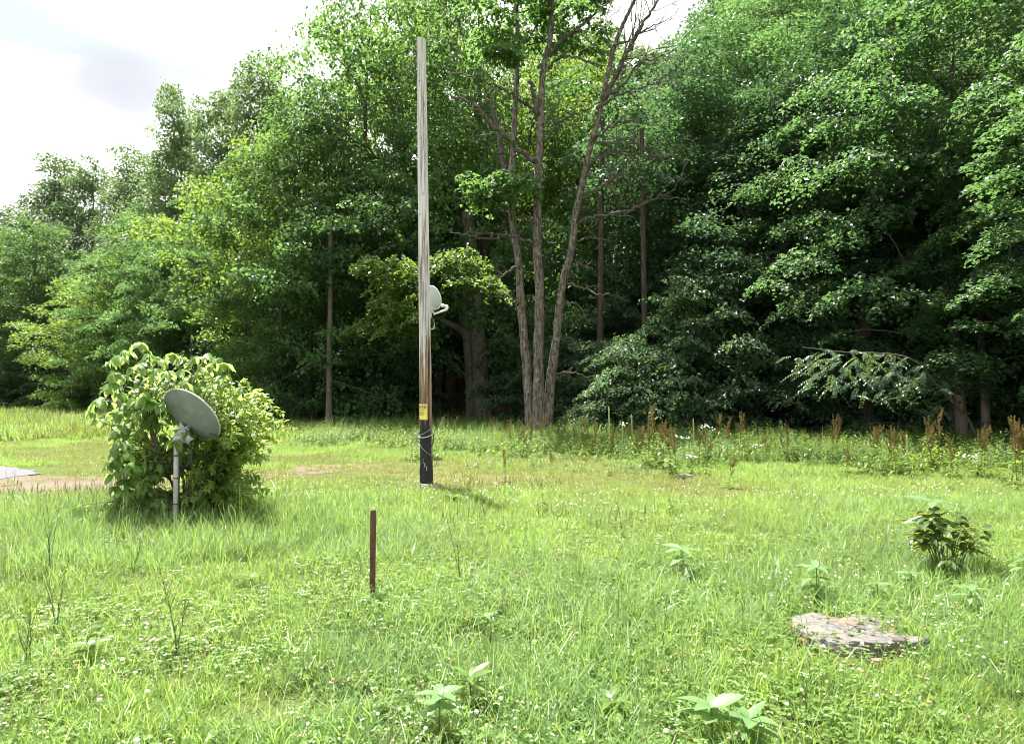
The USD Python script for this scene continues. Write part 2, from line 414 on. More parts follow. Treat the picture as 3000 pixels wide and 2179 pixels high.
def pole_mat():
    """Weathered wood: pale grey above, brown streaks lower down, black tar at the foot, all by height on the pole itself."""
    return usdkit.material(stage, "/World/Looks/weathered_pole", {
        "co": ("texture_coordinate", {}), "sep": ("separate_xyz", {}),
        "map": ("mapping", {"scale": (26.0, 26.0, 0.75)}),
        "no": ("noise_texture", {"scale": 1.0, "detail": 7.0, "roughness": 0.68}),
        "grain": ("rgb_ramp", {"ramp": [(0.0, (0.07, 0.06, 0.055)), (0.34, (0.15, 0.135, 0.13)), (0.43, (0.36, 0.34, 0.335)), (0.55, (0.49, 0.468, 0.46)), (1.0, (0.62, 0.60, 0.59))]}),
        "map2": ("mapping", {"scale": (13.0, 13.0, 0.55), "location": (3.1, 1.7, 0.2)}),
        "no2": ("noise_texture", {"scale": 1.0, "detail": 5.0, "roughness": 0.6}),
        "add": ("math", {"math_type": "multiply_add", "value2": 2.3, "value3": -0.65}),
        "hz": ("map_range", {"from_min": 3.0, "from_max": 0.7, "to_min": 0.0, "to_max": 1.0, "clamp": True}),
        "sum": ("math", {"math_type": "multiply_add", "value2": 0.75}),
        "br": ("rgb_ramp", {"ramp": [(0.0, (0, 0, 0)), (0.58, (0, 0, 0)), (0.70, (0.8, 0.8, 0.8)), (1.0, (1, 1, 1)), (1.0, (1, 1, 1))]}),
        "rust": ("rgb_ramp", {"ramp": [(0.0, (0.025, 0.016, 0.012)), (0.42, (0.06, 0.036, 0.022)), (0.50, (0.15, 0.085, 0.042)), (0.60, (0.30, 0.20, 0.12)), (1.0, (0.45, 0.38, 0.31))]}),
        "mix1": ("mix", {}),
        "tarh": ("map_range", {"from_min": 1.28, "from_max": 0.78, "to_min": 0.0, "to_max": 1.0, "clamp": True}),
        "tsum": ("math", {"math_type": "multiply_add", "value2": 0.75}),
        "tr": ("rgb_ramp", {"ramp": [(0.0, (0, 0, 0)), (0.80, (0, 0, 0)), (0.93, (1, 1, 1)), (1.0, (1, 1, 1))]}),
        "mix2": ("mix", {"color2": (0.016, 0.015, 0.017)}),
        "topz": ("map_range", {"from_min": 6.6, "from_max": 7.7, "to_min": 0.0, "to_max": 0.75, "clamp": True}),
        "tm": ("math", {"math_type": "multiply"}),
        "mix3": ("mix", {"color2": (0.19, 0.19, 0.10)}),
        "vor": ("voronoi_texture", {"scale": 1.0}), "map3": ("mapping", {"scale": (9.0, 9.0, 2.3)}),
        "kn": ("rgb_ramp", {"ramp": [(0.0, (0.9, 0.9, 0.9)), (0.10, (0.8, 0.8, 0.8)), (0.15, (0, 0, 0)), (1.0, (0, 0, 0))]}),
        "mix4": ("mix", {"color2": (0.09, 0.065, 0.05)}),
        "b": ("bump", {"strength": 0.7, "distance": 0.012}),
        "p": ("principled_bsdf", {"roughness": 0.8, "specular_ior_level": 0.3}),
    }, [("co.object", "sep.vector"), ("co.object", "map.vector"), ("map.vector", "no.vector"), ("no.fac", "grain.fac"),
        ("co.object", "map2.vector"), ("map2.vector", "no2.vector"), ("sep.z", "hz.value"), ("hz.result", "sum.value1"), ("no2.fac", "add.value1"), ("add.value", "sum.value3"), ("sum.value", "br.fac"),
        ("no.fac", "rust.fac"), ("br.color", "mix1.fac"), ("grain.color", "mix1.color1"), ("rust.color", "mix1.color2"),
        ("sep.z", "tarh.value"), ("tarh.result", "tsum.value1"), ("add.value", "tsum.value3"), ("tsum.value", "tr.fac"), ("tr.color", "mix2.fac"), ("mix1.color", "mix2.color1"),
        ("sep.z", "topz.value"), ("topz.result", "tm.value1"), ("no2.fac", "tm.value2"), ("tm.value", "mix3.fac"), ("mix2.color", "mix3.color1"),
        ("co.object", "map3.vector"), ("map3.vector", "vor.vector"), ("vor.distance", "kn.fac"), ("kn.color", "mix4.fac"), ("mix3.color", "mix4.color1"),
        ("mix4.color", "p.base_color"), ("no.fac", "b.height"), ("b.normal", "p.normal")], surface="p.BSDF")


M["pole"] = pole_mat()
M["dishgrey"] = plain("dish_grey_paint", (0.225, 0.235, 0.23), 0.6, 0.3, scale=7.0, dark=(0.175, 0.185, 0.175))
M["rim"] = plain("dish_rim_pale", (0.55, 0.56, 0.55), 0.45, 0.5)
M["dish2"] = plain("pole_dish_grey", (0.37, 0.38, 0.39), 0.5, 0.4)
M["plastic"] = plain("pale_plastic", (0.66, 0.66, 0.64), 0.45, 0.5)
M["flake"] = plain("flaking_grey_paint", (0.52, 0.54, 0.57), 0.55, 0.4, scale=17.0, dark=(0.15, 0.155, 0.16), bump=0.2)
M["mast"] = plain("grey_mast_paint", (0.46, 0.46, 0.45), 0.55, 0.4, scale=8.0, stretch=(1, 1, 0.4), dark=(0.36, 0.34, 0.31))
M["rust"] = plain("rust", (0.22, 0.09, 0.04), 0.8, 0.3, scale=40.0, dark=(0.10, 0.035, 0.02), bump=0.3)
M["post"] = plain("rusty_post", (0.10, 0.045, 0.03), 0.8, 0.3, scale=30.0, stretch=(1, 1, 0.3), dark=(0.05, 0.022, 0.016), bump=0.4)
M["orange"] = plain("orange_stake", (0.36, 0.16, 0.05), 0.75, 0.3, scale=30.0, dark=(0.2, 0.08, 0.03))
M["black"] = plain("black_cable", (0.018, 0.018, 0.02), 0.45, 0.5)
M["greycable"] = plain("grey_cable", (0.14, 0.14, 0.15), 0.45, 0.5)
M["whitewire"] = plain("white_wire", (0.55, 0.55, 0.55), 0.5, 0.4)
M["signyellow"] = plain("sign_yellow", (0.72, 0.56, 0.12), 0.5, 0.4)
M["ink"] = plain("sign_ink", (0.02, 0.02, 0.02), 0.6, 0.3)
M["board"] = plain("grey_board", (0.22, 0.21, 0.19), 0.8, 0.2, scale=12.0, stretch=(0.3, 2, 2), dark=(0.20, 0.19, 0.17))
M["redstone"] = plain("reddish_stone", (0.26, 0.16, 0.11), 0.85, 0.2, scale=20.0, dark=(0.17, 0.10, 0.07))
M["asphalt"] = plain("path_asphalt", (0.115, 0.115, 0.12), 0.85, 0.3, scale=70.0, dark=(0.08, 0.08, 0.08), bump=0.3)
M["litterlog"] = plain("rotten_log", (0.085, 0.05, 0.035), 0.9, 0.2, scale=10.0, dark=(0.03, 0.018, 0.012), bump=0.7)


def ground_mat():
    return usdkit.material(stage, "/World/Looks/meadow_soil", {
        "geo": ("geometry", {}), "at": ("attribute", {"attribute": "tint"}),
        "n1": ("noise_texture", {"scale": 26.0, "detail": 6.0, "roughness": 0.7}),
        "n2": ("noise_texture", {"scale": 0.9, "detail": 4.0, "roughness": 0.6}),
        "r1": ("rgb_ramp", {"ramp": [(0.0, (0.45, 0.45, 0.45)), (0.4, (0.8, 0.8, 0.8)), (0.65, (1.15, 1.15, 1.15)), (1.0, (1.6, 1.6, 1.6))]}),
        "r2": ("rgb_ramp", {"ramp": [(0.0, (0.8, 0.9, 0.8)), (0.5, (1, 1, 1)), (1.0, (1.25, 1.1, 0.95))]}),
        "m1": ("mix", {"mix_type": "multiply", "fac": 1.0}), "m2": ("mix", {"mix_type": "multiply", "fac": 1.0}),
        "b": ("bump", {"strength": 0.8, "distance": 0.04}),
        "p": ("principled_bsdf", {"roughness": 0.95, "specular_ior_level": 0.1}),
    }, [("geo.position", "n1.vector"), ("geo.position", "n2.vector"), ("n1.fac", "r1.fac"), ("n2.fac", "r2.fac"), ("at.color", "m1.color1"), ("r1.color", "m1.color2"),
        ("m1.color", "m2.color1"), ("r2.color", "m2.color2"), ("m2.color", "p.base_color"), ("n1.fac", "b.height"), ("b.normal", "p.normal")], surface="p.BSDF")


M["ground"] = ground_mat()


def gravel_mat():
    return usdkit.material(stage, "/World/Looks/track_gravel", {
        "geo": ("geometry", {}), "v": ("voronoi_texture", {"scale": 28.0}),
        "n": ("noise_texture", {"scale": 1.3, "detail": 5.0}), "n3": ("noise_texture", {"scale": 60.0, "detail": 3.0}),
        "r": ("rgb_ramp", {"ramp": [(0.0, (0.115, 0.064, 0.043)), (0.35, (0.13, 0.085, 0.06)), (0.6, (0.14, 0.118, 0.083)), (1.0, (0.165, 0.15, 0.112))]}),
        "mul": ("mix", {"mix_type": "multiply", "fac": 0.7}),
        "r3": ("rgb_ramp", {"ramp": [(0.0, (0.3, 0.3, 0.3)), (0.5, (0.9, 0.9, 0.9)), (1.0, (1.5, 1.5, 1.5))]}),
        "hs": ("mix", {"mix_type": "mix", "fac": 0.35}),
        "b": ("bump", {"strength": 0.8, "distance": 0.03}),
        "p": ("principled_bsdf", {"roughness": 0.9, "specular_ior_level": 0.2}),
    }, [("geo.position", "v.vector"), ("geo.position", "n.vector"), ("geo.position", "n3.vector"), ("n.fac", "r.fac"), ("n3.fac", "r3.fac"), ("r.color", "mul.color1"), ("r3.color", "mul.color2"),
        ("mul.color", "p.base_color"), ("v.distance", "b.height"), ("b.normal", "p.normal")], surface="p.BSDF")


M["gravel"] = gravel_mat()


def stone_mat():
    return usdkit.material(stage, "/World/Looks/flat_stone", {
        "co": ("texture_coordinate", {}), "map": ("mapping", {"scale": (2.0, 5.0, 9.0), "rotation": (0, 0, -0.2)}),
        "n": ("noise_texture", {"scale": 3.2, "detail": 8.0, "roughness": 0.7, "distortion": 0.8}),
        "r": ("rgb_ramp", {"ramp": [(0.0, (0.03, 0.024, 0.021)), (0.37, (0.06, 0.048, 0.043)), (0.45, (0.105, 0.095, 0.086)), (0.60, (0.16, 0.148, 0.136)), (1.0, (0.225, 0.21, 0.196))]}),
        "n2": ("noise_texture", {"scale": 5.5, "detail": 6.0, "roughness": 0.7}),
        "r2": ("rgb_ramp", {"ramp": [(0.0, (0, 0, 0)), (0.58, (0, 0, 0)), (0.64, (0.7, 0.7, 0.7)), (1.0, (0.9, 0.9, 0.9))]}),
        "mix": ("mix", {"color2": (0.30, 0.125, 0.055)}),
        "b": ("bump", {"strength": 0.9, "distance": 0.02}),
        "p": ("principled_bsdf", {"roughness": 0.85, "specular_ior_level": 0.25}),
    }, [("co.object", "map.vector"), ("map.vector", "n.vector"), ("n.fac", "r.fac"), ("co.object", "n2.vector"), ("n2.fac", "r2.fac"), ("r2.color", "mix.fac"), ("r.color", "mix.color1"),
        ("mix.color", "p.base_color"), ("n.fac", "b.height"), ("b.normal", "p.normal")], surface="p.BSDF")


M["stone"] = stone_mat()

# ------------------------------------------------------------------ ground
def sheet(xs, ys):
    gx, gy = np.meshgrid(xs, ys, indexing="ij")
    v = np.stack([gx, gy, H(gx, gy)], -1).reshape(-1, 3)
    n, m = len(xs), len(ys)
    i, j = np.meshgrid(np.arange(n - 1), np.arange(m - 1), indexing="ij")
    f = np.stack([i * m + j, (i + 1) * m + j, (i + 1) * m + j + 1, i * m + j + 1], -1).reshape(-1, 4)
    return v, f


def spaced(lo, hi, fine_lo, fine_hi, fine, growth=1.16):
    mid = list(np.arange(fine_lo, fine_hi + 1e-6, fine))
    out, s = [], fine
    x = mid[-1]
    while x < hi:
        s *= growth
        x += s
        out.append(x)
    low, s, x = [], fine, mid[0]
    while x > lo:
        s *= growth
        x -= s
        low.append(x)
    return np.array(low[::-1] + mid + out)


gv, gf = sheet(spaced(-900, 900, -30, 26, 0.4), spaced(-300, 1500, -2, 50, 0.4))
g = usdkit.mesh(stage, path_of("ground"), (gv, gf), M["ground"], smooth=True)
e = edge_distance(gv[:, 0], gv[:, 1])
q = gv * [1, 1, 0]
w = smooth01((e + 0.5 + 3 * (meshkit.fbm(q * 0.5, 3, 2) - 0.5)) / 2.5)[:, None]
grass_c, litter_c = np.array([0.085, 0.105, 0.03]), np.array([0.075, 0.052, 0.032])
tr = track_distance(gv[:, 0], gv[:, 1])
dry = smooth01((1.2 - tr + 2 * (meshkit.fbm(q * 0.8, 3, 4) - 0.5)) / 1.4)[:, None]
tint = grass_c * (1 - dry) + np.array([0.13, 0.115, 0.055]) * dry
tint = tint * (1 - w) + litter_c * w
UsdGeom.PrimvarsAPI(g).CreatePrimvar("tint", Sdf.ValueTypeNames.Color3fArray, "vertex").Set(Vt.Vec3fArray.FromNumpy(tint.astype(np.float32)))
tag(g, "green meadow ground rising into the wooded hillside", "ground", kind="structure")


def ribbon(line, widths, lift, n=60, seed=0, across=9):
    g_ = rng(seed)
    c = spline(np.c_[line, np.zeros(len(line))], n)
    t = unit(np.gradient(c, axis=0))
    s = np.stack([-t[:, 1], t[:, 0], 0 * t[:, 0]], 1)
    wl = np.interp(np.linspace(0, 1, n), np.linspace(0, 1, len(widths)), widths)
    a = np.cumsum(g_.normal(0, 0.05, n))
    b = np.cumsum(g_.normal(0, 0.05, n))
    a -= np.linspace(a[0], a[-1], n)
    b -= np.linspace(b[0], b[-1], n)
    a, b = a + g_.normal(0, 0.05, n), b + g_.normal(0, 0.05, n)
    u = np.linspace(0, 1, across)
    lo, hi = -wl * (1 + a), wl * (1 + b)
    v = c[:, None] + s[:, None] * (lo[:, None] * (1 - u) + hi[:, None] * u)[..., None]
    v = v.reshape(-1, 3)
    v[:, 2] = H(v[:, 0], v[:, 1]) + lift
    i, j = np.meshgrid(np.arange(n - 1), np.arange(across - 1), indexing="ij")
    f = np.stack([i * across + j, (i + 1) * across + j, (i + 1) * across + j + 1, i * across + j + 1], -1).reshape(-1, 4)
    return v, f[:, ::-1]


obj("gravel_track", ribbon(np.array([(-16, 10.8), (-10.5, 12.0), (-7.6, 12.25), (-5.6, 12.7), (-4.6, 13.2)]), [0.9, 1.1, 1.05, 0.8, 0.3], 0.012, 70, 3), M["gravel"], smooth=True,
    label="strip of reddish gravel and wood chips across the grass at left", category="track", kind="structure")
obj("gravel_track", ribbon(np.array([(-5.0, 13.9), (-4.3, 14.3), (-3.5, 14.5), (-2.8, 14.4)]), [0.3, 1.0, 0.9, 0.3], 0.006, 60, 4), M["gravel"], smooth=True,
    label="bare sandy patch in the grass between the bush and the tall pole", category="track", kind="structure")
obj("asphalt_path", ribbon(np.array([(-26, 12.2), (-14, 13.0), (-11, 13.1), (-9.3, 12.9)]), [1.4, 1.4, 1.25, 0.6], 0.02, 40, 5), M["asphalt"], smooth=True,
    label="grey asphalt path end at the left edge of the grass", category="path", kind="structure")

# ------------------------------------------------------------------ trees
def network(trunk, trunk_r, clumps, g_, sag=0.25, twig_r=0.012):
    """Joins every clump to the trunk by limbs that share wood on the way; returns a bark mesh and the direction in which each clump's limb arrives."""
    pos = [p for p in trunk]
    par = [-1] + list(range(len(trunk) - 1))
    isr = [True] * len(trunk)
    axis = trunk[:, :2]
    order = np.argsort([min(np.linalg.norm(c - t) for t in trunk) for c in clumps])
    tips, dirs = [], np.zeros((len(clumps), 3))
    for k in order:
        c = clumps[k]
        q = np.array(pos)
        dv = c - q
        dist = np.linalg.norm(dv, axis=1)
        cost = dist + 1.1 * np.maximum(0, q[:, 2] - c[2] + 0.45 * dist) + np.where(dist < 0.4, 3, 0)
        i = int(np.argmin(cost))
        n = max(2, int(dist[i] / 0.9) + 1)
        a = q[i]
        last = i
        for s in range(1, n + 1):
            t = s / n
            p = a * (1 - t) + c * t
            p = p + np.array([0, 0, sag * dist[i] * 0.5 * t * (1 - t)]) * 2 + (g_.normal(0, 0.045 * dist[i] / n + 0.02, 3) if s < n else 0)
            pos.append(p)
            par.append(last)
            isr.append(False)
            last = len(pos) - 1
        tips.append(last)
        dirs[k] = pos[last] - pos[par[last]]
    pos = np.array(pos)
    load = np.zeros(len(pos))
    for t in tips:
        load[t] += 1
    for i in range(len(pos) - 1, 0, -1):
        if par[i] >= 0:
            load[par[i]] += load[i]
    rad = twig_r * np.maximum(load, 1) ** 0.47
    rad[: len(trunk)] = trunk_r
    parts = []
    child_n = {}
    for i in range(len(trunk), len(pos)):
        a, b = par[i], i
        ra = min(rad[a], rad[b] * 1.35) if a >= len(trunk) else rad[b] * 1.2
        sides = 5 if rad[b] > 0.03 else 3
        parts.append(tube(np.array([pos[a], pos[b]]), np.array([ra, rad[b]]), sides, cap=False))
    return (cat(parts) if parts else None), dirs


def leaf_cloud(clumps, radii, counts, g_, L, W, flat=0.38, droop=0.3, up=0.9, tilt=0.55):
    cs, ds, ns, ls = [], [], [], []
    for c, R, n in zip(clumps, radii, counts):
        n = int(n)
        a = g_.uniform(0, 2 * np.pi, n)
        r = R * np.sqrt(g_.uniform(0.02, 1, n)) * (1 + 0.22 * np.sin(3 * a + c[0] * 7) + 0.15 * np.sin(5 * a + c[1] * 5))
        z = g_.normal(0, flat * 0.5, n) * R * (1 - 0.5 * (r / R) ** 2) - droop * r ** 2 / R
        o = np.stack([r * np.cos(a), r * np.sin(a), z], 1)
        tip = g_.normal(0, 0.18, 2)
        o[:, 2] += o[:, :2] @ tip
        out = np.stack([np.cos(a), np.sin(a), -0.35 + 0 * a], 1) + g_.normal(0, 0.6, (n, 3))
        nn = np.stack([0.35 * np.cos(a), 0.35 * np.sin(a), up + 0 * a], 1) + g_.normal(0, tilt, (n, 3))
        cs.append(c + o)
        ds.append(out)
        ns.append(nn)
        ls.append(g_.uniform(0.5, 1.45, n))
    cs, ds, ns, ls = np.vstack(cs), np.vstack(ds), np.vstack(ns), np.concatenate(ls)
    return kites(cs, ds, ns, L * ls, W * ls)


def crown_points(g_, n, prof, Ht, R, z0, shell=0.55, lobes=0.25, mind=0.9):
    """Clump centres in a crown whose radius over height is prof (0..1 -> 0..1)."""
    out = []
    ph = g_.uniform(0, 6.28, 4)
    tries = 0
    while len(out) < n and tries < n * 60:
        tries += 1
        t = g_.uniform(0, 1)
        pr = np.interp(t, np.linspace(0, 1, len(prof)), prof)
        if g_.uniform() > pr + 0.12:
            continue
        a = g_.uniform(0, 6.283)
        lob = 1 + lobes * (np.sin(2 * a + ph[0] + 5 * t) * 0.5 + np.sin(3 * a + ph[1] - 8 * t) * 0.4 + np.sin(9 * t + ph[2]) * 0.35)
        r = R * pr * lob * (g_.uniform(shell, 1.0) if g_.uniform() < 0.72 else g_.uniform(0.1, shell))
        p = np.array([r * np.cos(a), r * np.sin(a), z0 + t * (Ht - z0)])
        if out and min(np.linalg.norm((p - o) * [1, 1, 1.5]) for o in out) < mind:
            continue
        out.append(p)
    return np.array(out)


def trunk_line(g_, Ht, bend=0.02, n=9, lean=(0, 0)):
    z = np.linspace(0, Ht, n)
    w = np.cumsum(g_.normal(0, bend * Ht / n * 2, (n, 2)), axis=0) * np.linspace(0, 1, n)[:, None]
    w -= w[0]
    w += np.outer(z, lean)
    return np.c_[w, z]


def make_tree(kind, seed, Ht, R, z0, prof, nclump, cr, leaves, L, W, leaf, bark, r0, mind=1.0, flat=0.4, droop=0.3, top=0.9, lobes=0.3, tilt=0.55, shell=0.55, bend=0.02):
    g_ = rng(seed)
    root = kind_root(kind)
    tl = trunk_line(g_, Ht * top, bend)
    rr = r0 * (1 - np.linspace(0, 1, len(tl)) * 0.9) * (1 + 0.45 * np.exp(-np.linspace(0, 14, len(tl))))
    cl = crown_points(g_, nclump, prof, Ht, R, z0, shell, lobes, mind)
    cl[:, :2] += np.stack([np.interp(cl[:, 2], tl[:, 2], tl[:, k]) for k in (0, 1)], 1)
    net, _ = network(tl[1:], rr[1:], cl, g_)
    tr_ = tube(spline(tl, 22), np.interp(np.linspace(0, 1, 22), np.linspace(0, 1, len(tl)), rr), 10)
    obj("trunk", tr_, bark, root, smooth=True)
    obj("limbs", net, bark, root, kind="stuff")
    rad = cr * g_.uniform(0.65, 1.3, len(cl))
    cnt = leaves * (rad / cr) ** 2 * g_.uniform(0.55, 1.25, len(cl))
    obj("crown", leaf_cloud(cl, rad, cnt, g_, L, W, flat, droop, tilt=tilt), leaf, root)
    return root


FULL = [0.7, 0.85, 1.0, 0.95, 0.8, 0.55, 0.2]
TALL = [0.45, 0.75, 0.95, 1.0, 0.85, 0.6, 0.25]
LOW = [0.8, 1.0, 0.95, 0.85, 0.7, 0.5, 0.2]
K = {}
# broad maples, leafed nearly to the ground, in layered pads
for i in range(3):
    K[f"maple{i}"] = make_tree("maple_tree", 11 + i, 18.0, 6.0, 0.9, FULL, 215, 1.0, 225, 0.155, 0.13, M["maple"], M["bark_dark"], 0.24, mind=1.0, flat=0.42)
for i in range(2):
    K[f"bright{i}"] = make_tree("maple_tree", 21 + i, 17.0, 5.5, 1.2, FULL, 190, 1.0, 220, 0.155, 0.13, M["bright"], M["bark_dark"], 0.22, mind=1.0, flat=0.42)
# tall airy poplars of the far left
for i in range(3):
    K[f"poplar{i}"] = make_tree("poplar_tree", 31 + i, 24.0, 4.3, 2.0, TALL, 215, 0.95, 215, 0.19, 0.17, M["poplar"], M["bark"], 0.24, mind=0.95, flat=0.75, droop=0.15, lobes=0.4, tilt=0.8)
# forest trees: dark crown carried high and low
for i in range(3):
    K[f"forest{i}"] = make_tree("forest_tree", 41 + i, 20.0, 4.6, 2.5, TALL, 180, 1.05, 285, 0.14, 0.108, M["dark"], M["bark_dark"], 0.22, mind=1.0, flat=0.45)
for i in range(1):
    K[f"locust{i}"] = make_tree("locust_tree", 51 + i, 20.0, 5.5, 6.0, TALL, 150, 1.15, 420, 0.13, 0.06, M["locust"], M["bark_dark"], 0.22, mind=1.1, flat=0.3, droop=0.45)
for i in range(3):
    K[f"under{i}"] = make_tree("understorey_tree", 61 + i, 5.0, 2.6, 0.3, LOW, 56, 0.75, 260, 0.13, 0.095, M["under"], M["bark_dark"], 0.05, mind=0.7, flat=0.25, droop=0.35, tilt=0.4, bend=0.04)
# near maple on the right: larger leaves, drooping pads
K["near0"] = make_tree("near_maple_tree", 71, 17.0, 5.6, 3.0, FULL, 215, 0.95, 430, 0.125, 0.115, M["nearleaf"], M["bark_dark"], 0.17, mind=0.95, flat=0.3, droop=0.5, tilt=0.45)


def tree(kind, name, px, d, top_y, r, label, category="tree", group=None, rot=None, tilt=(0, 0), height=None, x=None):
    nominal = {"maple": (18, 6.0), "bright": (17, 5.5), "poplar": (24, 4.3), "forest": (20, 4.6), "locust": (20, 5.5), "under": (5, 2.6), "near": (17, 5.6)}[kind.rstrip("0123456789")]
    x = X(px, d) if x is None else x
    z = H1(x, d)
    h = height if height else EYE + (1150 - top_y) / 2000.0 * d - z
    sz, sr = h / nominal[0], r / nominal[1]
    rot = (px * 7.3 + d * 31) % 360 if rot is None else rot
    return copy_of(K[kind], name, label, category, (x, d, z - 0.08), rot, (sr, sr, sz), tilt, group)


# the far left stand
tree("poplar0", "poplar_tree", 30, 74, 610, 5.2, "leafy round-topped tree at the far left edge of the treeline")
tree("poplar1", "poplar_tree", 165, 68, 470, 5.0, "tall pale tree with twin rounded tops left of the gap in the treeline")
tree("poplar2", "poplar_tree", 262, 66, 452, 4.2, "pale tree just left of the dip in the skyline")
tree("poplar0", "poplar_tree", 415, 60, 440, 4.6, "pale tree right of the dip in the skyline behind the bush")
tree("poplar1", "poplar_tree", 520, 52, 262, 4.0, "slender feathery tree, the left one of the tall pair above the bush")
tree("poplar2", "poplar_tree", 640, 50, 230, 3.6, "slim airy tree between the two tallest poplars")
tree("poplar0", "poplar_tree", 740, 47, 160, 4.0, "tallest airy poplar against the sky left of the big maple")
tree("maple0", "maple_tree", -60, 62, 640, 7.0, "broad tree at the left edge with branches to the ground")
tree("maple1", "maple_tree", 90, 58, 640, 6.2, "broad light green tree overhanging the grass at far left")
tree("bright1", "maple_tree", 300, 50, 745, 5.0, "spreading light green tree with drooping boughs behind the bush top")
tree("maple2", "maple_tree", 430, 47, 620, 5.2, "dense tree directly behind the bush, dark below and pale above")
tree("maple0", "maple_tree", 560, 43, 560, 4.6, "mid green tree behind the right half of the bush")
# the big maples of the middle
tree("bright0", "maple_tree", 820, 36, 330, 5.4, "sunlit yellow-green maple left of the pole, branches low to the grass")
tree("maple1", "maple_tree", 905, 33, 240, 5.2, "deep green maple with low boughs nearest the left side of the pole")
tree("maple2", "maple_tree", 1050, 34, -150, 6.6, "biggest maple, rising out of the picture behind the pole top", rot=70)
tree("bright1", "maple_tree", 1180, 41, -60, 6.0, "glowing yellow-green maple seen through the gaps behind the pole")
tree("maple0", "maple_tree", 1420, 35, -210, 6.6, "tall maple with thick double trunk right of the pole", rot=200)
tree("bright0", "maple_tree", 1640, 42, 60, 6.0, "bright green maple behind the three bare trunks")
tree("maple1", "maple_tree", 1290, 46, -60, 6.5, "green maple deep behind the pole")
tree("bright1", "maple_tree", 1500, 52, 40, 6.2, "light green tree far behind the double trunk")
# the right-hand wood edge
tree("poplar1", "poplar_tree", 1760, 50, 95, 5.0, "greyish green narrow tree behind the bare leaning trunk")
tree("poplar2", "poplar_tree", 1905, 46, 105, 5.0, "grey-green tree below the patch of blue sky")
tree("forest0", "forest_tree", 1960, 33, 250, 4.6, "dark tree with shiny leaves right of the bare branches")
tree("forest1", "forest_tree", 2130, 30, 60, 4.8, "dark forest tree left of the lacy locust")
tree("locust0", "locust_tree", 2330, 30, -120, 6.0, "lacy yellow-green locust with black limbs at the top right")
tree("forest2", "forest_tree", 2300, 25.5, 200, 4.0, "dark tree at the edge of the wood above the shaded hollow")
tree("forest0", "forest_tree", 2560, 26, -60, 4.6, "tall dark tree behind the drooping walnut bough")
tree("near0", "maple_tree", 2800, 21, -180, 5.6, "large maple with drooping pads of leaves at the right", rot=20)
tree("near0", "maple_tree", 3330, 16.5, 60, 4.9, "maple reaching in from the right edge with sunlit bough ends", rot=140)
tree("forest1", "forest_tree", 2890, 21.5, 300, 3.0, "slim dark trunk with ridged bark at the right edge")
# deeper wood
g0 = rng(900)
DEEP = "tall dark trees massed deep in the wood"
rows = [(34, 6.4, 21), (43, 7.4, 21), (53, 8.0, 20), (66, 9.0, 20), (82, 10, 20)]
for d, step, hh in rows:
    x = -8.0 if d < 40 else -14.0
    while x < d * 0.80 + 6:
        xx, yy = x + g0.uniform(-1.5, 1.5), d + g0.uniform(-3, 3)
        px = 1500 + xx / yy * 2000
        top = EYE + 0.0
        if px > 1560 and edge_distance(np.array([xx]), np.array([yy]))[0] > 4 and not (1640 < px < 2010):
            k = ["forest0", "forest1", "forest2", "maple1", "poplar0"][int(g0.integers(0, 5))]
            tree(k, "forest_tree", px, yy, 0, g0.uniform(4.2, 5.4), "dark leafy forest tree deep in the wood on the slope", group=DEEP, x=xx, height=hh * g0.uniform(0.8, 1.1), rot=g0.uniform(0, 360))
        x += step
for px, d, hh in ((-10, 95, 19), (120, 88, 17), (270, 84, 18), (400, 78, 17), (520, 66, 20), (660, 58, 20), (760, 54, 20), (900, 50, 20), (1010, 56, 21), (1120, 62, 20), (1380, 60, 20), (1560, 62, 19), (1660, 60, 17)):
    tree(["forest2", "maple2", "forest0"][px % 3], "forest_tree", px, d, 0, 5.4, "dark tree in the second rank behind the left treeline", group="second rank of trees behind the meadow edge", height=hh * 0.85, rot=px * 1.7)

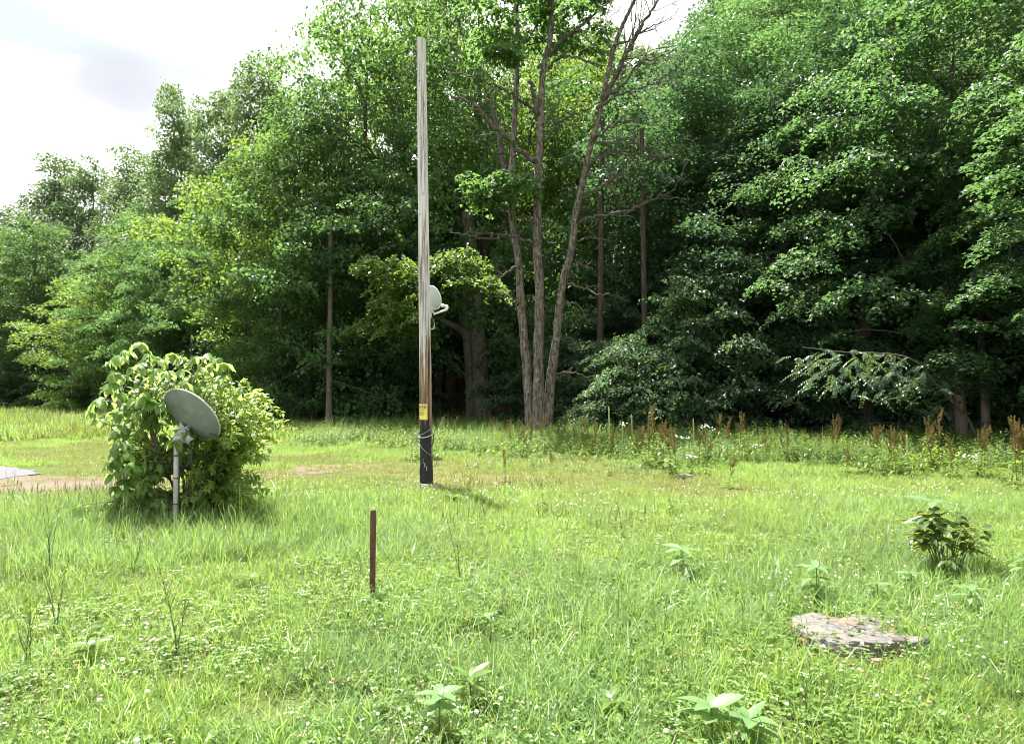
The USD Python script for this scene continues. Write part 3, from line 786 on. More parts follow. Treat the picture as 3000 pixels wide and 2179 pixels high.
# understorey along the edge
UND = [(60, 62, 4, 4, "wide low sapling at the left end of the treeline"), (190, 60, 3.2, 3.5, "low sapling under the leaning trunks at far left"), (330, 53, 4.5, 3.2, "leafy sapling in the shade left behind the bush"), (470, 48, 4.5, 3.0, "leafy sapling in the shade straight behind the dish"), (600, 44, 4, 2.8, "sapling in the shade behind the right side of the bush"),
       (720, 40, 4.5, 2.8, "first sapling right of the bush at the foot of the maples"), (830, 37, 3.8, 2.4, "sapling left of the bare straight stem"), (940, 36, 4.2, 2.6, "sapling behind the bare straight stem"), (1040, 38, 4, 2.6, "sapling between the bare stem and the pole"), (1130, 40, 5, 2.8, "tall sapling in the shade close left of the pole"), (1330, 41, 4.6, 2.4, "sapling left of the double trunk"),
       (1500, 36.5, 5.2, 2.4, "pale leaved sapling between the double trunk and the three bare trunks"), (1560, 31, 4.5, 2.2, "sapling behind the three bare trunks"), (1700, 29, 5.0, 2.6, "sapling with white-lit leaves right of the three bare trunks"), (1790, 26.5, 3.8, 2.0, "low sapling behind the tallest mullein"), (1860, 25, 3.8, 2.2, "low sapling behind the thick clump of brown dock"), (1960, 25, 5.5, 2.6, "drooping pale sapling right of the thin pale trunk"), (2050, 24.5, 6, 2.8, "sapling behind the tall branching white flowers"),
       (2150, 24.5, 4.2, 2.4, "low sapling left of the dark hollow"), (2240, 26, 6.5, 3.0, "tall shaded sapling over the dark hollow"), (2350, 26, 5, 3.0, "sapling behind the tip of the walnut bough"), (2460, 25, 6.5, 3.0, "tall sapling behind the middle of the walnut bough"), (2560, 23.5, 4.6, 2.4, "sapling beneath the walnut bough"), (2680, 24, 6, 2.8, "sapling behind the bend of the walnut sapling"), (2760, 23, 4, 2.2, "low sapling left of the ridged trunk"),
       (2880, 24, 5, 2.6, "sapling behind the narrow ridged trunk"), (2960, 21.5, 3.2, 2.0, "low sapling at the right edge of the wood"), (3060, 22, 5, 2.6, "sapling cut off by the right edge of the picture"), (2120, 31, 8, 3.2, "tall young tree on the slope left of the lacy locust"), (2420, 32, 8, 3.4, "tall young tree on the slope left of the dark paired trunks"), (2700, 31, 8, 3.4, "tall young tree on the slope right of the dark paired trunks"), (1880, 32, 7, 3.0, "young tree behind the thin pale trunk"), (1640, 35, 7, 3.0, "young tree seen between the bare trunks and the slim grey trunk"), (2950, 28, 8, 3.2, "tall young tree behind the right hand trunks"), (1240, 44, 6, 3.2, "young tree hidden behind the pole foot"), (700, 47, 6, 3.2, "young tree deep in the shade right of the bush"), (420, 55, 6, 3.4, "young tree deep in the shade behind the dish"),
       (20, 56, 4.5, 3.4, "bushy sapling at the very left edge by the trail post"), (130, 55, 3.0, 2.8, "low bush at the grass edge left of the leaning trunks"), (270, 51, 3.4, 2.6, "low bush at the grass edge right of the leaning trunks"), (650, 38.5, 3.2, 2.2, "low bush at the grass edge right of the bush"), (780, 35.5, 3.4, 2.2, "low bush under the sunlit maple"), (880, 34, 3.6, 2.2, "low bush under the deep green maple"), (1000, 33.5, 3.0, 2.0, "low bush at the grass edge right of the bare stem"), (1090, 34, 3.6, 2.2, "low bush at the grass edge left of the pole foot"), (1180, 34.5, 3.4, 2.2, "low bush touching the pole's left side")]
for ui, (px, d, h, r, lab) in enumerate(UND):
    tree(f"under{ui % 3}", "understorey_sapling", px, d, 0, r, lab, "sapling", height=h, rot=ui * 77)


# the three bare trunks
def c2(X_, Y_, d):
    return P(1000 + X_ / 2.265, Y_ / 2.265, d)


def c5(X_, Y_, d):
    return P(1000 + X_ / 2.268, 727 + Y_ / 2.268, d)


def c6(X_, Y_, d):
    return P(2000 + X_ / 2.268, 727 + Y_ / 2.268, d)


gh = rng(77)
hx, hy = X(1578, 24.0), 24.0
hz = H1(hx, hy)
origin = np.array([hx, hy, hz])
T3 = thing("triple_trunk_tree", "half dead tree with three bare lichened trunks and many leafless branches", "tree", origin)
BASE = np.array([0, 0, -0.2]) + origin


def stem(points, r0, r1, sides=12, n=26, flare=0.0, jit=0.03):
    c = spline(points, n)
    c[1:-1] += gh.normal(0, jit, (n - 2, 3))
    r = np.linspace(r0, r1, n) * (1 + flare * np.exp(-np.linspace(0, 12, n)))
    v, f = tube(c, r, sides)
    ax = np.vstack([np.repeat(c, sides, 0), c[-1:], c[:1]])
    v = ax + (v - ax) * (1 + 0.45 * (meshkit.fbm(v * [5, 5, 1.4], 4, 12) - 0.5)[:, None])
    return v - origin, f, c


A_pts = [P(1558, 1300, 24.1) * [1, 1, 0] + [0, 0, hz - 0.15], c5(1240, 900, 24.1), c5(1215, 600, 24.2), c5(1190, 300, 24.3), c5(1180, 100, 24.4), c2(1130, 1400, 24.6), c2(1125, 1160, 24.8), c2(1140, 1000, 24.9), c2(1155, 700, 25.1), c2(1170, 350, 25.3), c2(1165, 50, 25.5), c2(1150, -250, 25.5)]
B_pts = [P(1575, 1300, 23.9) * [1, 1, 0] + [0, 0, hz - 0.15], c5(1310, 900, 23.9), c5(1310, 640, 23.9), c5(1320, 300, 23.9), c5(1305, 0, 23.9), c2(1305, 1300, 23.9), c2(1315, 1000, 23.9), c2(1330, 700, 23.9), c2(1340, 450, 24.0), c2(1385, 250, 24.1), c2(1410, 0, 24.2), c2(1420, -250, 24.2)]
C_pts = [P(1600, 1295, 24.0) * [1, 1, 0] + [0, 0, hz - 0.15], c5(1390, 900, 24.0), c5(1430, 600, 23.8), c5(1460, 300, 23.6), c5(1530, 0, 23.4), c2(1560, 1400, 23.3), c2(1610, 1180, 23.1), c2(1660, 950, 22.9), c2(1720, 750, 22.7), c2(1790, 400, 22.4), c2(1850, 200, 22.2), c2(1940, 0, 22.0), c2(2020, -200, 21.9)]
for pts, r0, r1, fl in ((A_pts, 0.155, 0.075, 0.3), (B_pts, 0.18, 0.08, 0.35), (C_pts, 0.155, 0.045, 0.3)):
    v, f, _ = stem(pts, r0 * 1.04, r1, 14, 90, fl, 0.008)
    obj("trunk", (v, f), M["herobark"], T3, smooth=50)
fork = [c2(1755, 640, 22.6), c2(1830, 480, 22.2), c2(1900, 330, 21.8), c2(2000, 150, 21.5), c2(2090, 0, 21.2), c2(2180, -160, 21)]


def dead(points, r0, r1=0.008, twigs=6, tl=0.9, seed=1):
    gd = rng(seed)
    n = 5 * len(points)
    c = spline(points, n)
    c[1:] += gd.normal(0, 0.028, (n - 1, 3))
    parts = [tube(c - origin, np.linspace(r0, r1, n) * 1.2, 6)]
    for _ in range(twigs):
        i = int(gd.integers(n // 4, n - 1))
        dr = unit(unit(c[min(i + 1, n - 1)] - c[i]) + gd.normal(0, 0.55, 3))
        L = tl * gd.uniform(0.4, 1.2)
        t = np.linspace(0, 1, 6)[:, None]
        q_ = c[i] + dr * L * t + np.cumsum(gd.normal(0, 0.03, (6, 3)), 0) + [0, 0, 0.15 * L] * t ** 2
        rr = max(0.4 * np.interp(i, [0, n], [r0, r1]), 0.011)
        parts.append(tube(q_ - origin, np.linspace(rr, 0.007, 6), 4))
        for _k in range(2):
            j = int(gd.integers(2, 5))
            d2 = unit(dr + gd.normal(0, 0.6, 3))
            s_ = q_[j] + d2 * 0.5 * L * np.linspace(0, 1, 4)[:, None] + np.cumsum(gd.normal(0, 0.02, (4, 3)), 0)
            parts.append(tube(s_ - origin, np.linspace(rr * 0.6, 0.005, 4), 3))
    return cat(parts)


BR = [
    (fork, 0.085, 0.02, 12, 1.6),
    ([c2(1290, 1060, 23.8), c2(1150, 950, 23.3), c2(1000, 800, 22.8), c2(880, 680, 22.5), c2(730, 605, 22.2)], 0.085, 0.03, 3, 0.6),
    ([c2(1310, 770, 24), c2(1270, 700, 23.6), c2(1180, 640, 23.2), c2(1080, 570, 23), c2(900, 500, 22.8), c2(700, 430, 22.7)], 0.06, 0.012, 5, 0.9),
    ([c2(1350, 920, 23.8), c2(1450, 800, 23.4), c2(1560, 730, 23), c2(1640, 700, 22.8), c2(1750, 640, 22.6)], 0.045, 0.01, 5, 0.8),
    ([c2(1305, 780, 24), c2(1285, 650, 23.9), c2(1270, 560, 23.8), c2(1250, 510, 23.8)], 0.09, 0.05, 0, 0.3),
    ([c2(1375, 430, 24), c2(1450, 360, 23.6), c2(1560, 350, 23.2), c2(1700, 400, 23), c2(1800, 410, 22.8)], 0.05, 0.01, 5, 0.9),
    ([c2(1385, 340, 24), c2(1470, 230, 23.7), c2(1560, 170, 23.5), c2(1680, 60, 23.3), c2(1790, -20, 23.2)], 0.06, 0.02, 6, 0.9),
    ([c2(1690, 900, 22.9), c2(1780, 830, 22.5), c2(1900, 785, 22.1), c2(2030, 800, 21.8), c2(2130, 820, 21.5)], 0.045, 0.008, 9, 1.0),
    ([c2(1685, 925, 22.9), c2(1800, 935, 22.4), c2(1950, 940, 22), c2(2090, 985, 21.7)], 0.04, 0.008, 8, 0.9),
    ([c2(1665, 1080, 23), c2(1750, 1020, 22.6), c2(1900, 1010, 22.2), c2(2100, 1030, 21.8), c2(2250, 1010, 21.5)], 0.04, 0.006, 8, 0.9),
    ([c2(1620, 1290, 23.2), c2(1750, 1220, 22.7), c2(1850, 1130, 22.3), c2(1930, 1000, 22), c2(1980, 830, 21.8)], 0.05, 0.01, 9, 0.9),
    ([c2(1600, 1150, 23.1), c2(1680, 1160, 22.7), c2(1760, 1200, 22.4), c2(1840, 1260, 22.2)], 0.03, 0.006, 5, 0.6),
    ([c2(1590, 1465, 23.3), c2(1700, 1430, 22.8), c2(1900, 1390, 22.2), c2(2060, 1325, 21.8), c2(2230, 1240, 21.4)], 0.055, 0.01, 9, 1.0),
    ([c2(1560, 1600, 23.4), c2(1640, 1575, 23), c2(1720, 1580, 22.8), c2(1800, 1600, 22.6)], 0.035, 0.012, 3, 0.5),
    ([c2(1700, 700, 22.7), c2(1800, 640, 22.3), c2(1900, 590, 22), c2(2050, 540, 21.6), c2(2160, 510, 21.4)], 0.045, 0.008, 9, 1.0),
    ([c2(1740, 640, 22.6), c2(1850, 560, 22.2), c2(1990, 400, 21.8), c2(2120, 350, 21.5), c2(2240, 290, 21.3)], 0.05, 0.008, 9, 1.1),
    ([c2(1830, 260, 22.2), c2(1930, 230, 21.9), c2(2030, 160, 21.6), c2(2140, 110, 21.4), c2(2260, 60, 21.2)], 0.035, 0.006, 8, 1.0),
    ([c2(1800, 360, 22.3), c2(1780, 230, 22.2), c2(1760, 120, 22.1), c2(1800, -30, 22)], 0.03, 0.006, 6, 0.9),
    ([c5(1540, 100, 23.4), c5(1600, 105, 23.1), c5(1690, 150, 22.9)], 0.03, 0.01, 3, 0.5),
    ([c5(1505, 235, 23.5), c5(1600, 260, 23.1), c5(1700, 300, 22.8), c5(1800, 310, 22.6), c5(1890, 328, 22.4)], 0.04, 0.01, 4, 0.6),
    ([c5(1490, 370, 23.6), c5(1560, 365, 23.2), c5(1620, 435, 23.0)], 0.04, 0.012, 1, 0.4),
    ([c5(1425, 830, 23.9), c5(1560, 830, 23.5), c5(1650, 860, 23.2)], 0.035, 0.008, 3, 0.5),
    ([c5(1185, 110, 24.2), c5(1130, 140, 23.8), c5(1060, 190, 23.6), c5(965, 222, 23.4)], 0.04, 0.014, 3, 0.5),
    ([c2(1280, 1480, 23.8), c2(1220, 1435, 23.5), c2(1150, 1440, 23.3)], 0.06, 0.03, 0, 0.4),
    ([c2(1300, 1630, 23.8), c2(1180, 1580, 23.4), c2(1060, 1550, 23.1), c2(870, 1545, 22.8)], 0.05, 0.012, 4, 0.6),
    ([c2(1060, 1555, 23.1), c2(960, 1580, 22.8), c2(770, 1540, 22.6)], 0.03, 0.01, 3, 0.5),
    ([c2(1100, 1400, 24.5), c2(960, 1360, 23.8), c2(780, 1310, 23.3)], 0.045, 0.012, 3, 0.6),
    ([c5(1175, 370, 24.2), c5(1130, 320, 23.9), c5(1060, 290, 23.7)], 0.035, 0.012, 2, 0.4),
    ([c2(1085, 1110, 25), c2(1060, 1000, 25), c2(1045, 860, 25.1), c2(1000, 700, 25.2), c2(960, 640, 25.2)], 0.10, 0.05, 0, 0.4),
]
for i, (pts, r0, r1, tw, tl) in enumerate(BR):
    obj("branch", dead(pts, r0, r1, int(tw * 1.7), tl, 300 + i), M["deadwood"], T3)
cl, rd = [], []
for _ in range(44):      # leafy top
    cl.append(c2(gh.uniform(820, 1760), gh.uniform(-300, 330), 24.6 + gh.uniform(-2.4, 3.0)) - origin)
    rd.append(gh.uniform(0.4, 0.75))
for _ in range(16):      # the pad of fresh leaves half way up
    t = gh.uniform(0, 1)
    cl.append(c2(870 + 430 * t + gh.normal(0, 25), 1120 + 190 * gh.uniform(0, 1) ** 1.4 + 70 * abs(t - 0.5), 23.4 + gh.uniform(-0.9, 0.9)) - origin)
    rd.append(gh.uniform(0.35, 0.6))
cl, rd = np.array(cl), np.array(rd)
tA = np.array(A_pts)[3:] - origin
net, _ = network(tA, np.linspace(0.17, 0.09, len(tA)), cl, gh)
obj("limbs", net, M["deadwood"], T3, kind="stuff")
obj("crown", leaf_cloud(cl, rd, 260 * (rd / 0.7) ** 2, gh, 0.15, 0.14, 0.32, 0.45, tilt=0.45), M["maple"], T3)

# double trunk of the maple right of the pole
dm = 33.5
o = np.array([X(1425, dm), dm, H1(X(1425, dm), dm)])
DT = thing("double_trunk_maple", "shaded double trunk of a thick maple right of the pole", "tree", o)
for pts, r0, r1 in (([c5(945, 1230, dm), c5(935, 1000, dm), c5(915, 700, dm), c5(890, 380, dm), c5(870, 100, dm), c2(830, 1400, dm)], 0.46, 0.28),
                    ([c5(885, 1190, dm + 0.5), c5(870, 900, dm + 0.4), c5(850, 650, dm + 0.3), c5(835, 400, dm + 0.3), c5(830, 100, dm + 0.3)], 0.36, 0.25),
                    ([c5(845, 600, dm + 0.2), c5(800, 545, dm), c5(730, 510, dm - 0.4), c5(630, 460, dm - 0.9)], 0.28, 0.1),
                    ([c5(840, 530, dm + 0.2), c5(800, 460, dm), c5(770, 380, dm - 0.3), c5(735, 290, dm - 0.6)], 0.22, 0.12)):
    c = spline(pts, 22)
    c[0, 2] = min(c[0, 2], o[2] - 0.1) if r0 > 0.3 else c[0, 2]
    rr = np.linspace(r0, r1, 22) * (1 + (0.5 if r0 > 0.3 else 0.0) * np.exp(-np.linspace(0, 10, 22)))
    obj("trunk", (tube(c, rr, 12)[0] - o, tube(c, rr, 12)[1]), M["bark"], DT, smooth=50)
cl = np.array([P(q_, gh.uniform(745, 1000 if q_ < 1250 else 830), dm - 6.5 + gh.uniform(-1.5, 1.5)) - o for q_ in gh.uniform(1070, 1440, 34)])
cl[:, 2] = np.maximum(cl[:, 2], 4.0)
rd = gh.uniform(0.6, 1.0, len(cl))
net, _ = network(np.array([c5(890, 380, dm), c5(880, 250, dm), c5(870, 100, dm)]) - o, np.array([0.3, 0.29, 0.28]), cl, gh)
obj("limbs", net, M["bark"], DT, kind="stuff")
obj("crown", leaf_cloud(cl, rd, 260 * (rd / 0.8) ** 2, gh, 0.16, 0.15, 0.3, 0.5, tilt=0.4), M["bright"], DT)

# plain trunks standing in the shade
for px, d, r, hh, lab, lean in ((965, 29.5, 0.13, 9, "bare straight stem at the edge of the grass left of the pole", -0.01), (1282, 36, 0.20, 12, "dark straight trunk just right of the pole", 0.0), (1318, 37, 0.27, 12, "thicker dark trunk between the pole and the double trunk", 0.0),
                                (1755, 29, 0.16, 14, "slim grey trunk right of the three bare trunks", 0.012), (1890, 28, 0.14, 13, "thin pale trunk behind the sapling with white-lit leaves", -0.004), (2490, 33, 0.36, 13, "dark trunk high on the slope, left of a pair", 0.02),
                                (2515, 30, 0.24, 13, "dark trunk on the slope, right of a pair", -0.03), (2535, 23.2, 0.26, 9, "thick trunk hidden in shade beneath the walnut bough", 0.0),
                                (2818, 20.6, 0.16, 9, "ridged trunk under the drooping maple boughs", -0.055), (2888, 20.3, 0.115, 10, "narrow ridged trunk nearest the right edge", -0.035),
                                (230, 57, 0.40, 12, "thick leaning trunk below the far left trees", -0.14), (245, 57.4, 0.3, 12, "reddish trunk beside the leaning one at far left", -0.03)):
    gt = rng(int(px))
    x = X(px, d)
    o = np.array([x, d, H1(x, d)])
    t_ = thing("tree_trunk", lab, "tree", o)
    tl = trunk_line(gt, hh, 0.008, 9, (lean, 0.0))
    tl[0, 2] = -0.2
    rr = r * np.linspace(1.0, 0.6, 24) * (1 + 0.5 * np.exp(-np.linspace(0, 16, 24)))
    obj("trunk", tube(spline(tl, 24), rr, 10), M["bark"] if px in (965, 2888, 2818) else M["bark_dark"], t_, smooth=50)
    cl = np.array([[gt.normal(0, 1.6), gt.normal(0, 1.6), hh * gt.uniform(0.72, 1.08)] for _ in range(16)]) + [lean * hh * 0.9, 0, 0]
    net, _ = network(tl[4:], np.linspace(0.7, 0.5, 5) * r, cl, gt)
    obj("limbs", net, M["bark_dark"], t_, kind="stuff")
    rd = gt.uniform(0.7, 1.1, 16)
    obj("crown", leaf_cloud(cl, rd, 200 * rd ** 2, gt, 0.16, 0.13), M["dark"] if px > 1700 else M["maple"], t_)

# the bent walnut sapling whose bough hangs over the weeds
o = np.array([X(2864, 18.6), 18.6, 0.0])
o[2] = H1(o[0], o[1])
WN = thing("walnut_sapling", "bent sapling arching left with long feathery drooping leaves", "sapling", o)
wp = [c6(1965, 1330, 18.6), c6(1900, 1150, 18.3), c6(1815, 1050, 18.0), c6(1660, 880, 17.5), c6(1600, 790, 17.3), c6(1500, 730, 17.0), c6(1380, 705, 16.7), c6(1200, 695, 16.3), c6(1050, 690, 16.0), c6(940, 675, 15.8), c6(800, 660, 15.6)]
wc = spline(wp, 60)
wc[0, 2] = o[2] - 0.05
obj("stem", (tube(wc, np.linspace(0.042, 0.01, 60), 7)[0] - o, tube(wc, np.linspace(0.042, 0.01, 60), 7)[1]), M["deadwood"], WN, smooth=True)
gw = rng(404)


def pinnate(at, d, L, pairs, ll, g_, sag=0.5):
    """A feather leaf: a rachis with paired leaflets."""
    t = np.linspace(0, 1, pairs + 2)
    d = unit(np.asarray(d, float))
    line = at + d * L * t[:, None] + np.array([0, 0, -sag * L]) * (t ** 2)[:, None]
    tang = unit(np.gradient(line, axis=0))
    side = unit(np.cross(tang, [0, 0, 1.0]))
    c, dd, nn, ls = [], [], [], []
    for i in range(1, pairs + 1):
        sc = ll * (1 - 0.5 * abs(i / (pairs + 1) - 0.45))
        for s in (-1, 1):
            dr = unit(side[i] * s + tang[i] * 0.45 + np.array([0, 0, -0.35]) + g_.normal(0, 0.12, 3))
            c.append(line[i] + dr * sc * 0.5)
            dd.append(dr)
            nn.append(np.cross(side[i], tang[i]) * 1.0 + g_.normal(0, 0.25, 3) + np.array([0, 0, 0.4]))
            ls.append(sc)
    ls = np.array(ls)
    return cat([kites(np.array(c), np.array(dd), np.array(nn), ls, ls * 0.36), tube(line, np.linspace(0.005, 0.002, len(line)), 3, cap=False)])


for i in range(150):
    k = int(np.clip(gw.beta(1.3, 1.0) * 44 + 15, 12, 59))
    at = wc[k] + gw.normal(0, 0.03, 3)
    low = gw.uniform(0, 1) ** 1.3 * np.interp(k, [12, 30, 45, 59], [0.9, 1.15, 0.95, 0.75])
    at = at + np.array([gw.normal(0, 0.18), gw.normal(0, 0.35), -low])
    a = gw.uniform(0, 2 * np.pi)
    d_ = np.array([math.cos(a) - 0.35, math.sin(a) * 0.8 - 0.1, gw.uniform(-0.5, 0.25)])
    m = pinnate(at, d_, gw.uniform(0.34, 0.52), 8, gw.uniform(0.085, 0.115), gw)
    obj("feather_leaf", (m[0] - o, m[1]), M["walnut"], WN)

# fallen wood beside the double trunk
gl = rng(55)
o = np.array([X(1465, 31.5), 31.5, H1(X(1465, 31.5), 31.5)])
lg = thing("fallen_log", "dark rotten log and torn roots lying right of the double trunk", "log", o)
obj("log", tube(spline([(-0.2, 0.2, 0.9), (0.5, 0, 0.55), (1.3, -0.3, 0.45), (2.0, -0.5, 0.12)], 14), np.linspace(0.16, 0.11, 14), 8), M["litterlog"], lg, smooth=True)
for k in range(7):
    a = gl.uniform(0, 6.28)
    obj("root", tube(spline([(0, 0.1, 0.75), (0.4 * math.cos(a), 0.2 * math.sin(a), 0.9 + 0.4 * gl.uniform()), (0.8 * math.cos(a), 0.3 * math.sin(a), 0.7 + 0.8 * math.sin(a))], 8), np.linspace(0.06, 0.015, 8), 5), M["litterlog"], lg)

# ------------------------------------------------------------------ the pole and what hangs on it
pd = 11.6
px0, px1 = X(1251, pd), X(1230, pd)
pz = H1(px0, pd)
PH = EYE + (1150 - 103) / 2000 * pd - pz
gp = rng(8)
UP = thing("utility_pole", "tall weathered wooden utility pole with a black tarred foot", "pole", (px0, pd, pz))
LEAN = (px1 - px0) / PH


def pole_r(z):
    return 0.109 - (0.109 - 0.078) * z / PH


ang = np.linspace(0, 2 * np.pi, 36, endpoint=False)
zs = np.concatenate([[-0.3], np.linspace(0, PH, 60)])
rows_ = []
for z in zs:
    pr = pole_r(max(z, 0)) * (1 + 0.014 * np.sin(3 * ang + 0.9) + 0.012 * (meshkit.fbm(np.stack([np.cos(ang) * 3, np.sin(ang) * 3, np.full(36, z * 0.5)], -1), 3, 4) - 0.5) * 2)
    rows_.append(np.stack([LEAN * z + pr * np.cos(ang), pr * np.sin(ang), np.full(36, z)], 1))
rows_.append(rows_[-1] * [0.93, 0.93, 1] + np.array([LEAN * PH * 0.07, 0, 0.012]))
rows_[-1][:, 2] += (meshkit.fbm(rows_[-1] * 30, 2, 9) - 0.5) * 0.02
pv = np.vstack(rows_ + [np.array([[LEAN * PH, 0, PH + 0.014]])])
nr = len(rows_)
ii, jj = np.meshgrid(np.arange(nr - 1), np.arange(36), indexing="ij")
pf = np.stack([ii * 36 + jj, ii * 36 + (jj + 1) % 36, (ii + 1) * 36 + (jj + 1) % 36, (ii + 1) * 36 + jj], -1).reshape(-1, 4)
pf = np.vstack([pf[:, [0, 1, 2]], pf[:, [0, 2, 3]], np.stack([(nr - 1) * 36 + np.arange(36), (nr - 1) * 36 + (np.arange(36) + 1) % 36, np.full(36, nr * 36)], 1)])
obj("shaft", (pv, pf), M["pole"], UP, smooth=50)
for z, a in ((0.42, 250), (0.36, 262), (0.30, 278)):       # numbers scratched and nailed low on the tar
    c = np.array([LEAN * z + pole_r(z) * math.cos(math.radians(a)), pole_r(z) * math.sin(math.radians(a)), z])
    m = trimesh.creation.box([0.018, 0.008, 0.075])
    m.apply_transform(trimesh.transformations.rotation_matrix(math.radians(a - 270) + 0.1, [0, 0, 1]))
    m.apply_translation(c)
    obj("scar", (np.array(m.vertices), np.array(m.faces)), M["board"], UP)
for z, L_, a in ((6.2, 1.1, 272), (4.9, 1.5, 262), (3.6, 0.9, 285), (5.4, 0.6, 295), (2.6, 1.3, 268), (3.1, 0.8, 248), (1.9, 0.9, 290), (6.8, 0.5, 254), (4.2, 0.5, 302)):
    n_ = 14
    zc = np.linspace(z, z + L_, n_)
    aa = np.radians(a + 3.0 * np.sin(zc * 5 + a) + gp.normal(0, 0.7, n_))
    wv = np.radians(2.4) * np.sin(np.linspace(0.15, 2.95, n_)) * gp.uniform(0.5, 1.2, n_)
    vv_ = []
    for q_ in (-1, 1):
        rr_ = pole_r(zc) * 1.028
        vv_.append(np.stack([LEAN * zc + rr_ * np.cos(aa + q_ * wv), rr_ * np.sin(aa + q_ * wv), zc], 1))
    obj("drying_crack", (np.vstack(vv_), np.array([[k, k + 1, n_ + k + 1, n_ + k] for k in range(n_ - 1)])), M["bark_dark"], UP)
for z, a in ((5.9, 262), (4.6, 240), (6.9, 250)):
    c = np.array([LEAN * z + (pole_r(z)) * math.cos(math.radians(a)), pole_r(z) * math.sin(math.radians(a)), z])
    obj("bolt_hole", tube(np.array([c * [1, 1, 1], c + np.array([math.cos(math.radians(a)), math.sin(math.radians(a)), 0]) * 0.004]), np.array([0.011, 0.011]), 8), M["ink"], UP)


def on_pole(deg, z, off=0.0):
    """A point on the pole's skin. deg: 0 faces the camera, positive turns right."""
    a = math.radians(-90 + deg)
    r = pole_r(z) * 1.012 + off
    return np.array([px0 + LEAN * z + r * math.cos(a), pd + r * math.sin(a), pz + z])


# the yellow sign bent round the pole
z1, z0s = EYE + (1150 - 1184) / 2000 * 11.5 - pz, EYE + (1150 - 1229.5) / 2000 * 11.5 - pz
SW, right_deg = 0.285, 22.0
o = on_pole(right_deg - 60, (z0s + z1) / 2)
SG = thing("posted_sign", "yellow posted sign wrapped round the pole, its left half turned away", "sign", o)


def sign_map(v, off):
    """Bends flat (u from the sign's left edge, v up) round the pole."""
    r = pole_r(1.6) * 1.012 + 0.006
    deg = right_deg - (SW - v[:, 0]) / r * 180 / math.pi
    a = np.radians(-90 + deg)
    z = z0s + v[:, 1]
    rr = r + off + v[:, 2]
    return np.stack([px0 + LEAN * z + rr * np.cos(a), pd + rr * np.sin(a), pz + z], 1) - o


SHt = z1 - z0s
nu, nv = 24, 6
uu, vv = np.meshgrid(np.linspace(0, SW, nu), np.linspace(0, SHt, nv), indexing="ij")
flat = np.stack([uu, vv, 0.004 * np.sin(uu * 40) * (vv / SHt)], -1).reshape(-1, 3)
i, j = np.meshgrid(np.arange(nu - 1), np.arange(nv - 1), indexing="ij")
sf = np.stack([i * nv + j, (i + 1) * nv + j, (i + 1) * nv + j + 1, i * nv + j + 1], -1).reshape(-1, 4)
front = sign_map(flat, 0.0)
back = sign_map(flat, -0.0015)
obj("panel", cat([(front, sf), (back, sf[:, ::-1])]), M["signyellow"], SG, smooth=False)


def lettering(text, h, cx, base, bold=False, name="lettering"):
    m = meshkit.text_mesh(text, h, depth=0.0012, bold=bold)
    m = m.subdivide_to_size(0.03) if h > 0.02 else m
    v = np.array(m.vertices)
    v[:, 0] += cx - (v[:, 0].min() + v[:, 0].max()) / 2
    v[:, 1] += base
    v[:, 2] -= v[:, 2].min()
    v[:, 2] += 0.004 * np.abs(np.sin(v[:, 0] * 40)) * 0
    return obj(name, (sign_map(v, 0.0045), np.array(m.faces)), M["ink"], SG)


lettering("POSTED", 0.047, SW / 2, SHt - 0.076, True, "headline")
lettering("PRIVATE PROPERTY", 0.0135, SW / 2, SHt - 0.105)
lettering("HUNTING, FISHING, TRAPPING OR", 0.0085, SW / 2, SHt - 0.134)
lettering("TRESPASSING FOR ANY PURPOSE", 0.0085, SW / 2, SHt - 0.150)
lettering("IS STRICTLY FORBIDDEN", 0.0085, SW / 2, SHt - 0.166)
lettering("VIOLATORS WILL BE PROSECUTED", 0.0085, SW / 2, SHt - 0.184)
bt = 0.0022
for u0, u1, v0, v1 in ((0.012, SW - 0.012, 0.012, 0.012 + bt), (0.012, SW - 0.012, SHt - 0.014, SHt - 0.014 + bt), (0.012, 0.012 + bt, 0.0144, SHt - 0.0142), (SW - 0.012 - bt, SW - 0.012, 0.0144, SHt - 0.0142)):
    n = 20 if u1 - u0 > 0.1 else 2
    us = np.linspace(u0, u1, n)
    v = np.vstack([np.stack([us, np.full(n, v0), np.zeros(n)], 1), np.stack([us, np.full(n, v1), np.zeros(n)], 1)])
    f = np.array([[k, k + 1, n + k + 1, n + k] for k in range(n - 1)])
    obj("border_line", (sign_map(v, 0.0046), f), M["ink"], SG)


def wire(name, pts, r, mat, label, n=40, sides=6, parent=WORLD, **kw):
    c = spline(pts, n)
    return obj(name, tube(c, r, sides), mat, parent, smooth=True, label=label, **kw)


def cb(X_, Y_):
    """Column and row in the photograph of a point in my enlargement of the pole's foot -> angle and height on the pole."""
    px, py = 1180 + X_ / 5.49, 1150 + Y_ / 5.49
    z = EYE + (1150 - py) / 2000 * 11.5 - pz
    cxp = 1500 + (px0 + LEAN * z) / pd * 2000
    s = (px - cxp) / 2000 * pd / (pole_r(z) * 1.03)
    return math.degrees(math.asin(max(-1, min(1, s)))), z, s


def around(pts, off=0.008):
    out = []
    for X_, Y_ in pts:
        deg, z, s = cb(X_, Y_)
        if abs(s) <= 1:
            out.append(on_pole(deg, z, off))
        else:
            out.append(np.array([px0 + LEAN * z + s * pole_r(z) * 1.03, pd - 0.01, pz + z]))
    return out


